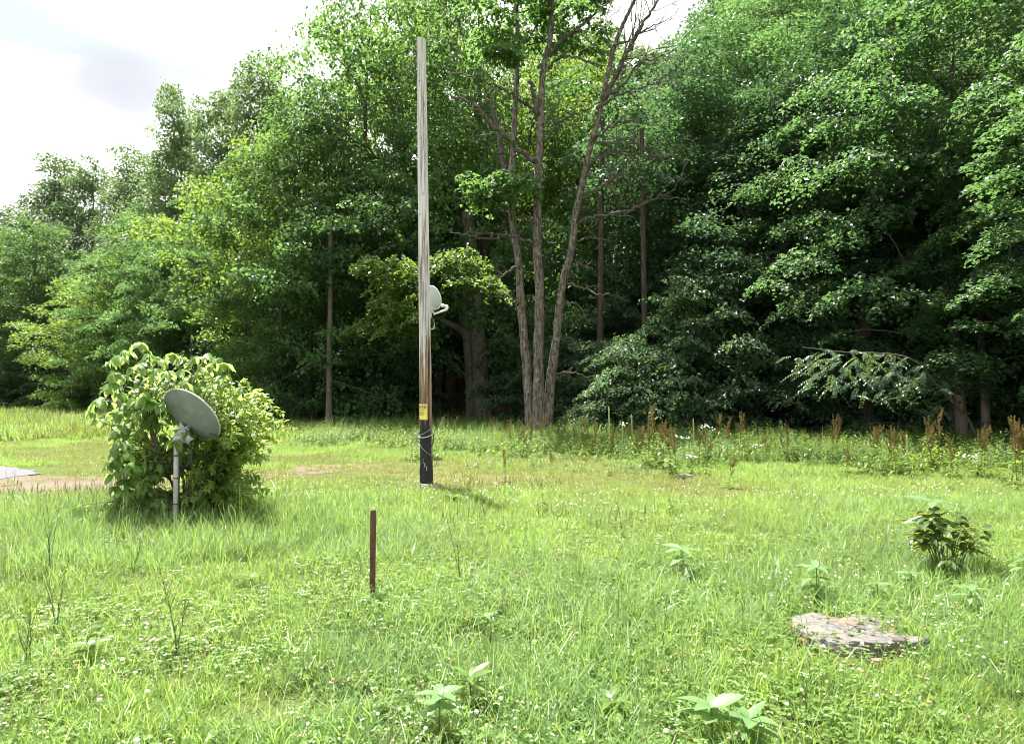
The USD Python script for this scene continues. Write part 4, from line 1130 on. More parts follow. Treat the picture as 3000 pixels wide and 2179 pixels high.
wire("cable", around([(497, 540), (440, 600), (370, 650), (310, 680), (272, 668), (290, 630), (250, 670), (228, 740), (245, 810), (285, 845), (340, 900), (400, 960), (460, 1010), (500, 1040), (538, 1075), (553, 1120), (540, 1165), (505, 1195)]), 0.009, M["greycable"],
     "grey cable looped and crossed round the black foot of the pole", 90, category="cable")
wire("cable", around([(300, 690), (292, 705), (330, 720), (390, 715), (450, 685), (497, 660), (500, 720), (497, 800), (450, 910), (400, 990), (340, 1110), (300, 1210), (296, 1300), (303, 1400), (306, 1510)]), 0.0085, M["black"],
     "black cable crossing down the left of the pole foot to the ground", 90, category="cable")
wire("wire", around([(285, 698), (300, 718), (350, 722), (410, 708), (460, 682), (499, 655)], 0.019), 0.006, M["whitewire"], "short white wire tied round the pole just above the black tar", 30, category="wire")


def ct(X_, Y_, d):
    return P(1150 + X_ / 4.12, 50 + Y_ / 4.12, d)


HK = thing("hanging_wire", "thin wire coiled on a hook beside the pole top and hanging down to the left", "wire", ct(215, 380, pd))
hk = ct(215, 380, pd)


def wpart(name, pts, r, n=40):
    c = spline(pts, n) - hk
    obj(name, tube(c, r * 0.8, 5), M["black"], HK, smooth=True)


wpart("bracket", [ct(300, 372, pd), ct(262, 375, pd - 0.02), ct(240, 380, pd - 0.03)], 0.008, 6)
wpart("coil", [ct(240, 380, pd - 0.03), ct(225, 320, pd - 0.1), ct(190, 300, pd - 0.12), ct(155, 340, pd - 0.1), ct(160, 400, pd - 0.06), ct(200, 445, pd - 0.03), ct(240, 405, pd), ct(232, 340, pd + 0.05), ct(195, 310, pd + 0.08)], 0.006, 50)
wpart("upper_lead", [ct(190, 300, pd - 0.12), ct(165, 240, pd - 0.3), ct(120, 140, pd - 0.6), ct(80, 50, pd - 0.9), ct(50, -40, pd - 1.2), ct(0, -220, pd - 1.8)], 0.007, 30)
wpart("tail", [ct(215, 440, pd), ct(205, 540, pd), ct(180, 640, pd + 0.1), ct(140, 830, pd + 0.2), ct(100, 1010, pd + 0.3), ct(60, 1190, pd + 0.4), ct(20, 1390, pd + 0.5), ct(-60, 1800, pd + 0.7), ct(-140, 2250, pd + 0.9), ct(-200, 2650, pd + 1.0)], 0.006, 50)
wpart("inner_lead", [ct(232, 440, pd), ct(250, 520, pd - 0.05), ct(264, 620, pd - 0.05), ct(272, 760, pd - 0.06), ct(280, 850, pd - 0.07)], 0.005, 20)
obj("insulator", (np.array(trimesh.creation.icosphere(2, 0.035).vertices) * [1, 1, 1.2] + ct(208, 400, pd) - hk, trimesh.creation.icosphere(2, 0.035).faces), M["plastic"], HK, smooth=True)

# small dish behind the pole
def dish_mesh(R, depth, thick=0.006, ry=1.0, rings=14, seg=56, lip=0.012):
    """A reflector: opens towards +z, back towards -z, with a rolled lip."""
    prof = [(R * t, depth * t * t) for t in np.linspace(0, 1, rings)]
    back_ = [(r, z - thick) for r, z in prof]
    line = back_ + [(R + lip * 0.6, depth - thick * 0.6), (R + lip, depth + lip * 0.25), (R + lip * 0.7, depth + lip * 0.9), (R, depth + lip * 0.6)] + prof[::-1][1:]
    a = np.linspace(0, 2 * np.pi, seg, endpoint=False)
    v = np.array([[r * np.cos(t), r * ry * np.sin(t), z] for r, z in line for t in a])
    n = len(line)
    f = []
    for k in range(n - 1):
        for s in range(seg):
            f.append([k * seg + s, k * seg + (s + 1) % seg, (k + 1) * seg + (s + 1) % seg, (k + 1) * seg + s])
    return v, np.array(f)


def frame(n, up=(0, 0, 1)):
    n = unit(np.asarray(n, float))
    x = unit(np.cross(np.asarray(up, float), n))
    return np.stack([x, np.cross(n, x), n])       # rows: x, y, z axes


d2 = 11.95
c2d = P(1263, 873, d2)
SD = thing("satellite_dish", "small pale satellite dish with a feed arm fixed high behind the pole", "satellite dish", c2d)
F2 = frame((0.62, 0.70, 0.34))
v, f = dish_mesh(0.188, 0.038, ry=1.08)
obj("reflector", (v @ F2, f), M["dish2"], SD, smooth=40)
rimline = np.array([[0.196 * math.cos(t), 0.196 * 1.08 * math.sin(t), 0.04] for t in np.linspace(0, 2 * np.pi, 60)]) @ F2
obj("rim", tube(rimline, 0.008, 6), M["plastic"], SD, smooth=True)


def cdp(X_, Y_, d):
    return P(1150 + X_ / 8.236, 800 + Y_ / 8.236, d) - c2d


obj("bracket", arr(trimesh.convex.convex_hull(np.vstack([cdp(880, 740, 11.72), cdp(920, 700, 11.75), cdp(945, 720, 11.9), cdp(1010, 970, 11.95), cdp(1000, 1000, 11.9), cdp(930, 930, 11.74), cdp(880, 890, 11.72), cdp(900, 720, 11.9), cdp(990, 960, 12.05)]))), M["dish2"], SD)
obj("clip_hole", (np.array(trimesh.creation.icosphere(1, 0.012).vertices) + cdp(893, 765, 11.715), trimesh.creation.icosphere(1, 0.012).faces), M["ink"], SD)
obj("foot", tube(spline([cdp(905, 900, 11.78), cdp(920, 980, 11.76), cdp(905, 1060, 11.72), cdp(885, 1110, 11.68)], 12), 0.019, 8), M["dish2"], SD, smooth=True)
obj("feed_arm", tube(spline([cdp(985, 990, 11.9), cdp(1100, 950, 11.93), cdp(1200, 915, 11.95), cdp(1280, 890, 11.97)], 14), 0.017, 8), M["plastic"], SD, smooth=True)
obj("feed_elbow", tube(spline([cdp(1265, 900, 11.97), cdp(1298, 850, 11.97), cdp(1300, 800, 11.96), cdp(1250, 780, 11.95)], 12), np.array([0.02, 0.024, 0.028, 0.03, 0.031, 0.031, 0.03, 0.028, 0.026, 0.024, 0.022, 0.022]), 10), M["plastic"], SD, smooth=True)
ic = trimesh.creation.icosphere(2, 0.034)
obj("feed_horn", (np.array(ic.vertices) * [1, 1, 1] + cdp(1205, 780, 11.94), ic.faces), M["plastic"], SD, smooth=True)
wire("wire", [P(1271, 945, 11.75), P(1273, 955, 11.74), P(1270, 962, 11.72), P(1263, 964, 11.70)], 0.004, M["whitewire"], "short white wire end curling below the small dish", 14, category="wire")

# board at the pole's foot
bo = np.array([X(1262, 11.2), 11.22, 0.0])
bo[2] = H1(bo[0], bo[1])
b_ = trimesh.creation.box([0.34, 0.09, 0.06])
b_.apply_transform(trimesh.transformations.rotation_matrix(-0.12, [0, 0, 1]))
obj("board", (np.array(b_.vertices) + bo + [0, 0, 0.035], np.array(b_.faces)), M["board"], label="short grey board lying in the grass at the foot of the pole", category="board")

# ------------------------------------------------------------------ the dish on its mast by the bush
md = 8.3
mb = np.array([X(520, md), md, 0.0])
mb[2] = H1(mb[0], mb[1])
DS = thing("satellite_dish", "large grey satellite dish seen from behind on a painted mast before the bush", "satellite dish", mb)
Rm = 0.031
ztop = EYE + (1150 - 1296) / 2000 * md - mb[2]
obj("mast", tube(np.array([[0, 0, -0.2], [0, 0, ztop * 0.5], [0, 0, ztop]]), Rm, 18), M["mast"], DS, smooth=50)
obj("rust_band", tube(np.array([[0, 0, ztop - 0.165], [0, 0, ztop - 0.145]]), Rm + 0.005, 18), M["rust"], DS, smooth=50)
obj("collar", tube(np.array([[0, 0, ztop - 0.015], [0, 0, ztop + 0.012]]), Rm + 0.012, 18), M["rust"], DS, smooth=50)
for z in (ztop - 0.43, ztop - 0.74, ztop - 0.97):
    obj("cable_tie", tube(np.array([[0.006, 0, z], [0.006, 0, z + 0.008]]), Rm + 0.009, 14), M["black"], DS)
C1 = P(557, 1222, md + 0.02) - mb
n1 = unit(np.array([0.324, 0.728, 0.588]))
F1 = frame(n1)
v, f = dish_mesh(0.375, 0.07, thick=0.006, ry=1.0, lip=0.014)
v = v - [0, 0, 0.03]
obj("reflector", (v @ F1 + C1, f), M["dishgrey"], DS, smooth=40)
rl = np.array([[0.389 * math.cos(t), 0.389 * math.sin(t), 0.045] for t in np.linspace(0, 2 * np.pi, 80)]) @ F1 + C1
obj("rim", tube(rl, 0.009, 6), M["rim"], DS, smooth=True)


def cz(X_, Y_, d):
    return P(450 + X_ / 7.843, 1130 + Y_ / 7.843, d) - mb


# the claw: a plate with four arms bolted to the reflector's back, and the housing on the mast
def behind(X_, Y_, off):
    """The point under that spot of the enlargement, off metres behind the reflector's plane."""
    px, py = 450 + X_ / 7.843, 1130 + Y_ / 7.843
    dr = np.array([(px - 1500) / 2000, 1.0, (1150 - py) / 2000])
    eye = np.array([0, 0, EYE])
    t = ((C1 + mb - n1 * off - eye) @ n1) / (dr @ n1)
    return eye + dr * t - mb


att = [behind(615, 840, 0.055), behind(825, 935, 0.055), behind(925, 1200, 0.045), behind(500, 1040, 0.03)]
hub = behind(735, 1060, 0.095)
cl_parts = []
for a_, w_ in zip(att, (0.032, 0.036, 0.034, 0.03)):
    dr = unit(a_ - hub)
    sd = unit(np.cross(dr, n1))
    pts = []
    for t, ww in ((0.0, 0.062), (0.45, 0.036), (0.8, 0.02), (1.0, 0.017)):
        c = hub * (1 - t) + a_ * t
        pts += [c + sd * ww + n1 * 0.006, c - sd * ww + n1 * 0.006, c + sd * ww - n1 * 0.012, c - sd * ww - n1 * 0.012]
    for k in range(3):
        cl_parts.append(arr(trimesh.convex.convex_hull(np.array(pts[4 * k: 4 * k + 8]))))
obj("claw_plate", cat(cl_parts), M["flake"], DS)
for k, a_ in enumerate(att[:3]):
    ic = trimesh.creation.icosphere(1, 0.011)
    obj("bolt", (np.array(ic.vertices) + a_ - n1 * 0.016, ic.faces), M["rust"], DS)
low = [cz(415, 1290, md - 0.03), cz(560, 1310, md - 0.09), cz(760, 1305, md - 0.08), cz(940, 1225, md - 0.03), cz(500, 1300, md + 0.06), cz(760, 1300, md + 0.06)]
top = [behind(520, 1060, 0.09), behind(580, 1000, 0.10), behind(690, 1040, 0.115), behind(790, 1140, 0.11), behind(850, 1220, 0.09)]
obj("housing", arr(trimesh.convex.convex_hull(np.vstack(low + top))), M["flake"], DS)
fl = trimesh.creation.cylinder(0.088, 0.012, sections=20)
obj("flange", (np.array(fl.vertices) * [1.0, 0.75, 1] + cz(640, 1308, md) * [1, 1, 0] + [0, 0, ztop + 0.012], np.array(fl.faces)), M["rust"], DS)
wire("cable", [P(546, 1298, md - 0.04), P(538, 1305, md - 0.07), P(531, 1330, md - 0.07), P(531, 1352, md - 0.07), P(540, 1366, md - 0.06), P(552, 1362, md - 0.05), P(563, 1346, md - 0.02), P(565, 1322, md), P(558, 1306, md), P(545, 1302, md - 0.02), P(534, 1312, md - 0.05), P(529, 1340, md - 0.05), P(529, 1400, md - 0.045), P(528, 1470, md - 0.045), P(527, 1530, md - 0.045)], 0.0085, M["black"],
     "black cable looped beside the mast under the large dish", 110, category="cable")
so = np.array([X(581, 8.95), 8.95, 0.0])
so[2] = H1(so[0], so[1])
v, f = box(-0.016, 0.016, -0.016, 0.016, -0.2, EYE + (1150 - 1285) / 2000 * 8.95 - so[2])
obj("stake", (v + so, f), M["orange"], label="rust orange stake standing in the bush behind the dish", category="stake")

# rusty post in the grass
rd_ = 5.22
ro = np.array([X(1095, rd_), rd_, 0.0])
ro[2] = H1(ro[0], ro[1])
ph = EYE + (1150 - 1491) / 2000 * rd_ - ro[2]
RP = thing("rusty_post", "short rusty steel post with worn rounded top standing in the grass", "post", ro)
prof2 = np.array([(-0.021, 0.004), (-0.021, -0.012), (-0.008, -0.020), (0.008, -0.020), (0.021, -0.012), (0.021, 0.004), (0.014, 0.004), (0.014, -0.008), (0.005, -0.013), (-0.005, -0.013), (-0.014, -0.008), (-0.014, 0.004)])
zz = np.array([-0.3, 0, ph * 0.3, ph * 0.6, ph - 0.014, ph - 0.004, ph])
sc = np.array([1, 1, 1, 1, 1, 0.88, 0.6])
m_ = len(prof2)
v = np.vstack([np.c_[prof2 * s_ + [0.004 * z, 0], np.full(m_, z)] for z, s_ in zip(zz, sc)] + [np.array([[0.004 * ph, -0.012, ph + 0.003]])])
ii, jj = np.meshgrid(np.arange(len(zz) - 1), np.arange(m_), indexing="ij")
f = np.stack([ii * m_ + jj, ii * m_ + (jj + 1) % m_, (ii + 1) * m_ + (jj + 1) % m_, (ii + 1) * m_ + jj], -1).reshape(-1, 4)
f = np.vstack([f[:, [0, 1, 2]], f[:, [0, 2, 3]], np.stack([(len(zz) - 1) * m_ + np.arange(m_), (len(zz) - 1) * m_ + (np.arange(m_) + 1) % m_, np.full(m_, len(zz) * m_)], 1)])
obj("channel", (v, f), M["post"], RP)
for k in range(9):
    z = 0.08 + k * (ph - 0.12) / 9
    b_ = trimesh.creation.cylinder(0.004, 0.004, sections=8)
    b_.apply_transform(trimesh.transformations.rotation_matrix(math.pi / 2, [1, 0, 0]))
    obj("hole", (np.array(b_.vertices) + [0.004 * z, -0.0195, z], np.array(b_.faces)), M["ink"], RP)

# small brown post far away at the left edge
fo = np.array([X(18, 52), 52, 0.0])
fo[2] = H1(fo[0], fo[1])
FP = thing("trail_post", "small brown post by the shaded lane at the far left", "post", fo)
obj("shaft", box(-0.09, 0.09, -0.09, 0.09, -0.1, 0.75), M["post"], FP)
obj("cap", box(-0.45, 0.3, -0.16, 0.16, 0.75, 0.85), M["bark_dark"], FP)

# ------------------------------------------------------------------ stones
gs = rng(66)


def slab(outline, h, seed, tilt=(0.0, 0.0), dome=0.05):
    import shapely
    o_ = np.array(outline, float)
    n = 72
    c = spline(np.c_[np.vstack([o_, o_[:1]]), np.zeros(len(o_) + 1)], n + 1)[:-1, :2]
    ctr = c.mean(0)
    rings, fs = [], []
    levels = [(1.0, -0.12), (1.02, h * 0.35), (1.0, h * 0.62), (0.985, h * 0.9), (0.95, h)] + [(s, h) for s in (0.85, 0.72, 0.58, 0.44, 0.3, 0.16, 0.05)]
    for s, z in levels:
        p = ctr + (c - ctr) * s
        zz_ = np.full(n, z)
        q_ = np.c_[p * 4.0, np.full(n, z * 6)]
        bump = (meshkit.fbm(q_, 4, seed) - 0.5)
        if s < 0.99:
            zz_ = z + 0.09 * bump + dome * (1 - s ** 2) + (p - ctr) @ np.array(tilt) + 0.022 * np.floor(3.0 * meshkit.fbm(np.c_[p * 2.2, np.zeros(n)], 2, seed + 7))
        else:
            p = p + (p - ctr) * (0.10 * bump[:, None])
            zz_ = z + (p - ctr) @ np.array(tilt) * (1 if z > 0 else 0)
        rings.append(np.c_[p, zz_])
    v_ = np.vstack(rings)
    k = len(levels)
    a, b = np.meshgrid(np.arange(k - 1), np.arange(n), indexing="ij")
    f_ = np.stack([a * n + b, a * n + (b + 1) % n, (a + 1) * n + (b + 1) % n, (a + 1) * n + b], -1).reshape(-1, 4)
    return v_, f_


so_ = np.array([X(2480, 4.5), 4.5, 0.0])
so_[2] = H1(so_[0], so_[1])
ST = thing("flat_stone", "large flat grey stone with rusty lichen lying in the grass", "stone", so_)
obj("slab", slab([(-0.37, -0.10), (-0.27, -0.24), (-0.05, -0.31), (0.10, -0.22), (0.28, -0.02), (0.37, 0.12), (0.2, 0.24), (0.0, 0.32), (-0.22, 0.27), (-0.35, 0.09)], 0.04, 3, (-0.03, 0.06), 0.02), M["stone"], ST, smooth=40)
o2 = np.array([X(2590, 4.28), 4.28, 0.0])
o2[2] = H1(o2[0], o2[1])
s2 = thing("broken_stone", "narrow dark slab of broken stone before the large flat stone", "stone", o2)
obj("slab", slab([(-0.27, -0.05), (-0.1, -0.07), (0.15, -0.03), (0.28, 0.03), (0.1, 0.07), (-0.15, 0.04)], 0.065, 9, (0.05, 0), 0.005), M["stone"], s2, smooth=40)
o3 = np.array([X(2550, 4.1), 4.1, 0.0])
o3[2] = H1(o3[0], o3[1])
obj("red_stone", (slab([(-0.045, 0), (-0.015, -0.02), (0.04, -0.014), (0.05, 0.014), (0, 0.024)], 0.035, 12, (0, 0), 0.004)[0] * [1, 1, 0.6] + o3, slab([(-0.045, 0), (-0.015, -0.02), (0.04, -0.014), (0.05, 0.014), (0, 0.024)], 0.035, 12, (0, 0), 0.004)[1]), M["redstone"], smooth=40,
    label="small reddish stone chip in the grass below the flat stone", category="stone")
o4 = np.array([X(2000, 12.7), 12.7, 0.0])
o4[2] = H1(o4[0], o4[1])
q4 = slab([(-0.16, 0), (-0.05, -0.06), (0.12, -0.05), (0.17, 0.02), (0, 0.07)], 0.09, 14, (0, 0), 0.02)
obj("pale_stone", (q4[0] * [1, 1, 0.55] + o4, q4[1]), M["board"], smooth=40, label="pale flat stone in the grass before the weeds at right", category="stone")

# ------------------------------------------------------------------ the bush (two shrubs grown together)
def cs(X_, Y_, d):
    return P(250 + X_ / 2.745, 980 + Y_ / 2.745, d)


gb = rng(123)
bo = np.array([X(545, 8.75), 8.75, 0.0])
bo[2] = H1(bo[0], bo[1])
SH = thing("shrub", "tall bush with large drooping light green leaves behind the grey dish", "shrub", bo)
tips = [(430, 75), (330, 135), (225, 215), (290, 175), (510, 150), (570, 190), (640, 210), (700, 150), (770, 185), (820, 210), (900, 185), (980, 160), (1060, 190), (1110, 240), (1010, 260), (930, 270), (180, 430), (80, 540), (40, 610), (120, 520), (280, 470), (230, 400), (380, 270), (450, 230), (560, 280), (650, 300), (540, 360), (470, 420),
        (300, 330), (760, 290), (860, 340), (1060, 350), (1130, 330), (620, 420), (700, 400), (790, 380), (150, 650), (110, 690), (260, 620), (330, 560), (420, 520), (270, 780), (350, 700), (450, 640), (540, 540), (220, 1040), (290, 870), (340, 950), (420, 820), (520, 700), (600, 560), (310, 1100), (380, 1040), (330, 1250), (420, 1180), (480, 1000), (560, 850),
        (320, 1420), (400, 1340), (360, 1500), (480, 1300), (500, 1450), (580, 1200), (600, 1050), (560, 1380), (450, 1520), (640, 1480), (260, 1290), (640, 700), (690, 560), (950, 380), (880, 420), (1010, 420), (720, 470)]
tips = np.array([cs(x, y, 8.65 + gb.uniform(-0.75, 0.65)) for x, y in tips])
tips[:, 1] = np.where(tips[:, 2] < 0.7, 8.45 + gb.uniform(-0.5, 0.5, len(tips)), tips[:, 1])
more = np.array([cs(x, y, 8.5 + gb.uniform(-0.55, 0.6)) for x, y in np.c_[gb.uniform(210, 740, 130), 300 + 1270 * gb.uniform(0, 1, 130) ** 0.75]])
more = more[(more[:, 2] > 0.12) & ~((np.abs(more[:, 0] + 4.07) < 0.12) & (more[:, 1] < 8.45))]
tips = np.vstack([tips, more])
base = bo + [0, 0, 0.0]
trunks = np.array([base + [0, 0, -0.05], base + [0.0, 0, 0.25]])
stems = [np.array([base, base + [dx * 0.4, dy * 0.4, 0.5], base + [dx, dy, 1.2]]) for dx, dy in ((-0.45, 0), (-0.15, 0.2), (0.2, -0.1), (0.35, 0.2), (-0.3, -0.3))]
leaf_at = []
sp = []
for k, t in enumerate(tips):
    st = stems[k % 5]
    j = np.argmin(np.linalg.norm(st - t, axis=1) + 2 * np.maximum(0, st[:, 2] - t[2] + 0.1))
    path = [base, *st[1: j + 1], t]
    mid = (path[-2] + t) / 2 + [0, 0, 0.12]
    c = spline(path[:-1] + [mid, t], 14)
    sp.append(tube(c, np.linspace(0.011, 0.0035, 14), 5))
    tg = unit(c[-1] - c[-3])
    for q_ in range(7):       # whorl at the tip
        a = q_ / 7 * 2 * np.pi + gb.uniform(-0.3, 0.3)
        leaf_at.append((t + gb.normal(0, 0.012, 3), np.array([math.cos(a), math.sin(a), gb.uniform(-0.75, -0.1)]), gb.uniform(0.105, 0.18)))
    for q_ in range(6):       # pairs down the shoot
        i = 13 - 1 - q_ // 2 * 2 - int(gb.integers(0, 2))
        a = gb.uniform(0, 2 * np.pi)
        leaf_at.append((c[max(i, 4)] + gb.normal(0, 0.01, 3), np.array([math.cos(a), math.sin(a), gb.uniform(-0.8, 0.1)]), gb.uniform(0.11, 0.165)))
obj("stems", (cat(sp)[0] - bo, cat(sp)[1]), M["twig"], SH)


def leaf_parts(root, origin_, leaves, mat, ratio, droop, seg, limit, rest_name, name="leaf", g_=None):
    """The leaves that show largest are parts, the others one joined part."""
    order = sorted(range(len(leaves)), key=lambda i: leaves[i][0][1] - 2.0 * leaves[i][2])
    rest = []
    for r_, i in enumerate(order):
        at, d_, L = leaves[i]
        nrm = np.array([g_.normal(0, 0.25), g_.normal(-0.1, 0.3), 1.0])
        m = place(leaf_shape(L, L * ratio * g_.uniform(0.8, 1.15), droop * g_.uniform(0.3, 1.3), seg, g_.uniform(0.05, 0.4), 0.25, g_), at - origin_, d_, nrm)
        if r_ < limit:
            obj(name, m, mat, root, smooth=True)
        else:
            rest.append(m)
    if rest:
        obj(rest_name, cat(rest), mat, root, smooth=True, kind="stuff")


leaf_parts(SH, bo, leaf_at, M["shrub"], 0.54, 0.65, 4, 280, "foliage", g_=gb)

bo2 = np.array([X(640, 8.9), 8.9, 0.0])
bo2[2] = H1(bo2[0], bo2[1])
HS = thing("honeysuckle_shrub", "arching small leaved bush at the right of the grey dish", "shrub", bo2)
tips = [(1330, 430), (1300, 500), (1480, 545), (1590, 630), (1690, 750), (1640, 770), (1170, 460), (1560, 700), (1100, 440), (1000, 420), (930, 430), (1230, 560), (1400, 620), (1450, 700), (1520, 800), (1560, 860), (1400, 800), (1300, 680), (1200, 620), (1100, 560), (1150, 720), (1300, 830), (1440, 950), (1350, 1000), (1480, 1000), (1420, 1200), (1440, 1150),
        (1300, 1150), (1380, 1330), (1450, 1430), (1350, 1500), (1250, 1540), (1150, 1500), (1100, 1350), (1000, 1250), (900, 1180), (850, 1280), (820, 1150), (950, 1080), (1050, 1150), (1150, 1050), (1200, 1250), (960, 1380), (880, 1420), (1000, 1500), (900, 1540), (790, 1220), (800, 1350), (1050, 900), (1180, 900), (1000, 800), (1250, 980), (1100, 1000), (900, 1000), (830, 960), (1500, 920), (1360, 700), (1060, 680), (1260, 1400), (1480, 1520), (700, 1400), (720, 1300)]
extra = [(gb.uniform(700, 1520), gb.uniform(480, 1580)) for _ in range(150)]
sp, leaf_at = [], []
for x, y in tips + extra:
    t = cs(x, y, 8.75 + gb.uniform(-0.75, 0.75))
    rel = t - bo2
    h = rel[2]
    if h < 0.08:
        continue
    m1 = bo2 + np.array([rel[0] * 0.25 + gb.normal(0, 0.06), rel[1] * 0.25 + gb.normal(0, 0.06), h * 0.55 + 0.05])
    m2 = bo2 + np.array([rel[0] * 0.68, rel[1] * 0.68, h * 1.02 + 0.04])
    c = spline([bo2 + [gb.normal(0, 0.06), gb.normal(0, 0.06), 0], m1, m2, t], 26)
    sp.append(tube(c, np.linspace(0.008, 0.002, 26), 4))
    seglen = np.linalg.norm(np.diff(c, axis=0), axis=1).mean()
    for i in np.arange(7, 26, max(1, 0.05 / seglen)):
        i0 = int(i)
        tg = unit(c[min(i0 + 1, 25)] - c[i0 - 1])
        sd = unit(np.cross(tg, gb.normal(0, 1, 3)))
        for s_ in (-1, 1):
            leaf_at.append((c[i0] + gb.normal(0, 0.006, 3), tg * 0.5 + sd * s_ + np.array([0, 0, gb.uniform(-0.4, 0.2)]), gb.uniform(0.065, 0.105) * (1.0 if i0 < 22 else 0.75)))
obj("stems", (cat(sp)[0] - bo2, cat(sp)[1]), M["twig"], HS)
leaf_parts(HS, bo2, leaf_at, M["honey"], 0.58, 0.4, 3, 280, "foliage", g_=gb)
print("leaves", len(leaf_at))

# ------------------------------------------------------------------ broad leaved weeds, each on its own
gq = rng(31)


def broad_weed(px, d, h, whorls, L, label, mat, ratio=0.45, droop=0.25, per=4, category="weed", lean=0.0, up=0.25):
    o_ = np.array([X(px, d), d, 0.0])
    o_[2] = H1(o_[0], o_[1])
    t_ = thing("broad_leaved_weed", label, category, o_)
    c = spline([(0, 0, -0.02), (lean * 0.3 * h, 0, h * 0.5), (lean * h, 0, h)], 10)
    obj("stem", tube(c, np.linspace(0.006, 0.003, 10), 6), M["stem"], t_, smooth=True)
    for w_ in range(whorls):
        f_ = 1 - w_ * 0.22
        at = np.array([np.interp(f_ * h, c[:, 2], c[:, 0]), 0, f_ * h])
        n = per if w_ else per + 1
        a0 = gq.uniform(0, 6.28)
        for k in range(n):
            a = a0 + k * 2 * np.pi / n + gq.uniform(-0.25, 0.25)
            el = up if w_ == 0 else up - 0.3 * w_
            LL = L * gq.uniform(0.75, 1.15) * (0.85 if w_ == 0 and k % 2 else 1.0)
            m = place(leaf_shape(LL, LL * ratio, droop * gq.uniform(0.6, 1.4), 6, 0.22), at, (math.cos(a), math.sin(a), el + gq.uniform(-0.15, 0.15)), (gq.normal(0, 0.15), gq.normal(0, 0.15), 1))
            obj("leaf", m, mat, t_, smooth=True)


broad_weed(1290, 3.23, 0.20, 2, 0.125, "young broad leaved weed in the foreground below the rusty post", M["milk"], 0.5)
broad_weed(2077, 3.2, 0.17, 2, 0.15, "left of two pale milkweeds at the bottom edge of the grass", M["milk"], 0.5, up=0.5)
broad_weed(2185, 3.12, 0.16, 3, 0.15, "right of two pale milkweeds at the bottom edge of the grass", M["milk"], 0.5, up=0.5)
broad_weed(2385, 5.2, 0.30, 3, 0.18, "pale leafy weed standing just behind the flat stone", M["milk"], 0.36)
broad_weed(2731, 6.15, 0.64, 3, 0.25, "tall pale milkweed rising out of the dark bush", M["milk"], 0.42, per=4)
broad_weed(2832, 4.95, 0.22, 2, 0.15, "small pale weed right of the flat stone", M["milk"], 0.34)
broad_weed(1997, 5.9, 0.27, 3, 0.19, "pale weed in mid grass right of the rusty post", M["milk"], 0.34)
broad_weed(1422, 4.5, 0.14, 1, 0.10, "small bright weed with upright leaf pairs in the middle grass", M["milk"], 0.36, up=0.4)
broad_weed(2560, 5.25, 0.16, 2, 0.12, "low pale weed above the right end of the flat stone", M["milk"], 0.34)
broad_weed(2660, 5.4, 0.2, 2, 0.12, "low pale weed below the dark bush", M["milk"], 0.34)
broad_weed(2990, 5.6, 0.25, 2, 0.14, "pale weed at the right edge of the grass", M["milk"], 0.36)
broad_weed(741, 5.5, 0.12, 1, 0.17, "broad leaved rosette in the grass below the bush", M["weed"], 0.42, up=0.35, per=5)
broad_weed(1380, 3.55, 0.14, 2, 0.14, "broad upright leaves left of the young foreground weed", M["weed"], 0.34, up=0.6, per=5)
broad_weed(1790, 3.35, 0.13, 2, 0.14, "low leafy clump left of the two milkweeds", M["weed"], 0.36, up=0.4, per=5)
broad_weed(280, 4.0, 0.13, 2, 0.13, "low leafy clump in the left foreground grass", M["weed"], 0.36, up=0.4, per=5)
broad_weed(1960, 8.6, 0.3, 3, 0.12, "leafy weed in the mown grass left of the tall stems", M["weed"], 0.3)
broad_weed(1590, 8.9, 0.3, 3, 0.12, "yellow-green weed in the clover right of the pole foot", M["weed"], 0.3)

# rosette of dark dock leaves near the pole
o_ = np.array([X(1329, 9.9), 9.9, 0.0])
o_[2] = H1(o_[0], o_[1])
ro2 = thing("dock_rosette", "dark tuft of strap leaves in the grass right of the pole foot", "weed", o_)
for k in range(26):
    a = gq.uniform(0, 6.28)
    obj("leaf", place(leaf_shape(gq.uniform(0.2, 0.34), 0.045, gq.uniform(0.5, 0.9), 6, 0.25), (gq.normal(0, 0.02), gq.normal(0, 0.02), 0), (math.cos(a), math.sin(a), gq.uniform(0.6, 1.8))), M["shadegrass"], ro2, smooth=True)

# dark olive bush
o_ = np.array([X(2765, 6.1), 6.1, 0.0])
o_[2] = H1(o_[0], o_[1])
PB = thing("dark_bush", "low dark olive leafy bush in the grass at right", "bush", o_)
for k in range(34):
    a = gq.uniform(0, 6.28)
    r_ = gq.uniform(0.05, 0.36)
    side = 0.06 if math.cos(a) > 0 else 0
    tip = np.array([(r_ + side) * math.cos(a) * 1.0, r_ * math.sin(a), gq.uniform(0.2, 0.54) * (1 - 0.55 * (r_ / 0.4) ** 2) + 0.06])
    c = spline([(0.3 * tip[0], 0.3 * tip[1], 0), (0.6 * tip[0], 0.6 * tip[1], tip[2] * 0.7), tip], 7)
    obj("stalk", tube(c, np.linspace(0.005, 0.003, 7), 4), M["darkstem"], PB)
    for j in range(6):
        b = gq.uniform(0, 6.28)
        at = c[-1] if j < 4 else c[4]
        obj("leaf", place(leaf_shape(gq.uniform(0.10, 0.17), gq.uniform(0.045, 0.08), 0.3, 4, 0.3), at, (math.cos(b) + 0.6 * math.cos(a), math.sin(b) + 0.6 * math.sin(a), gq.uniform(-0.25, 0.55))), M["peony"], PB, smooth=True)


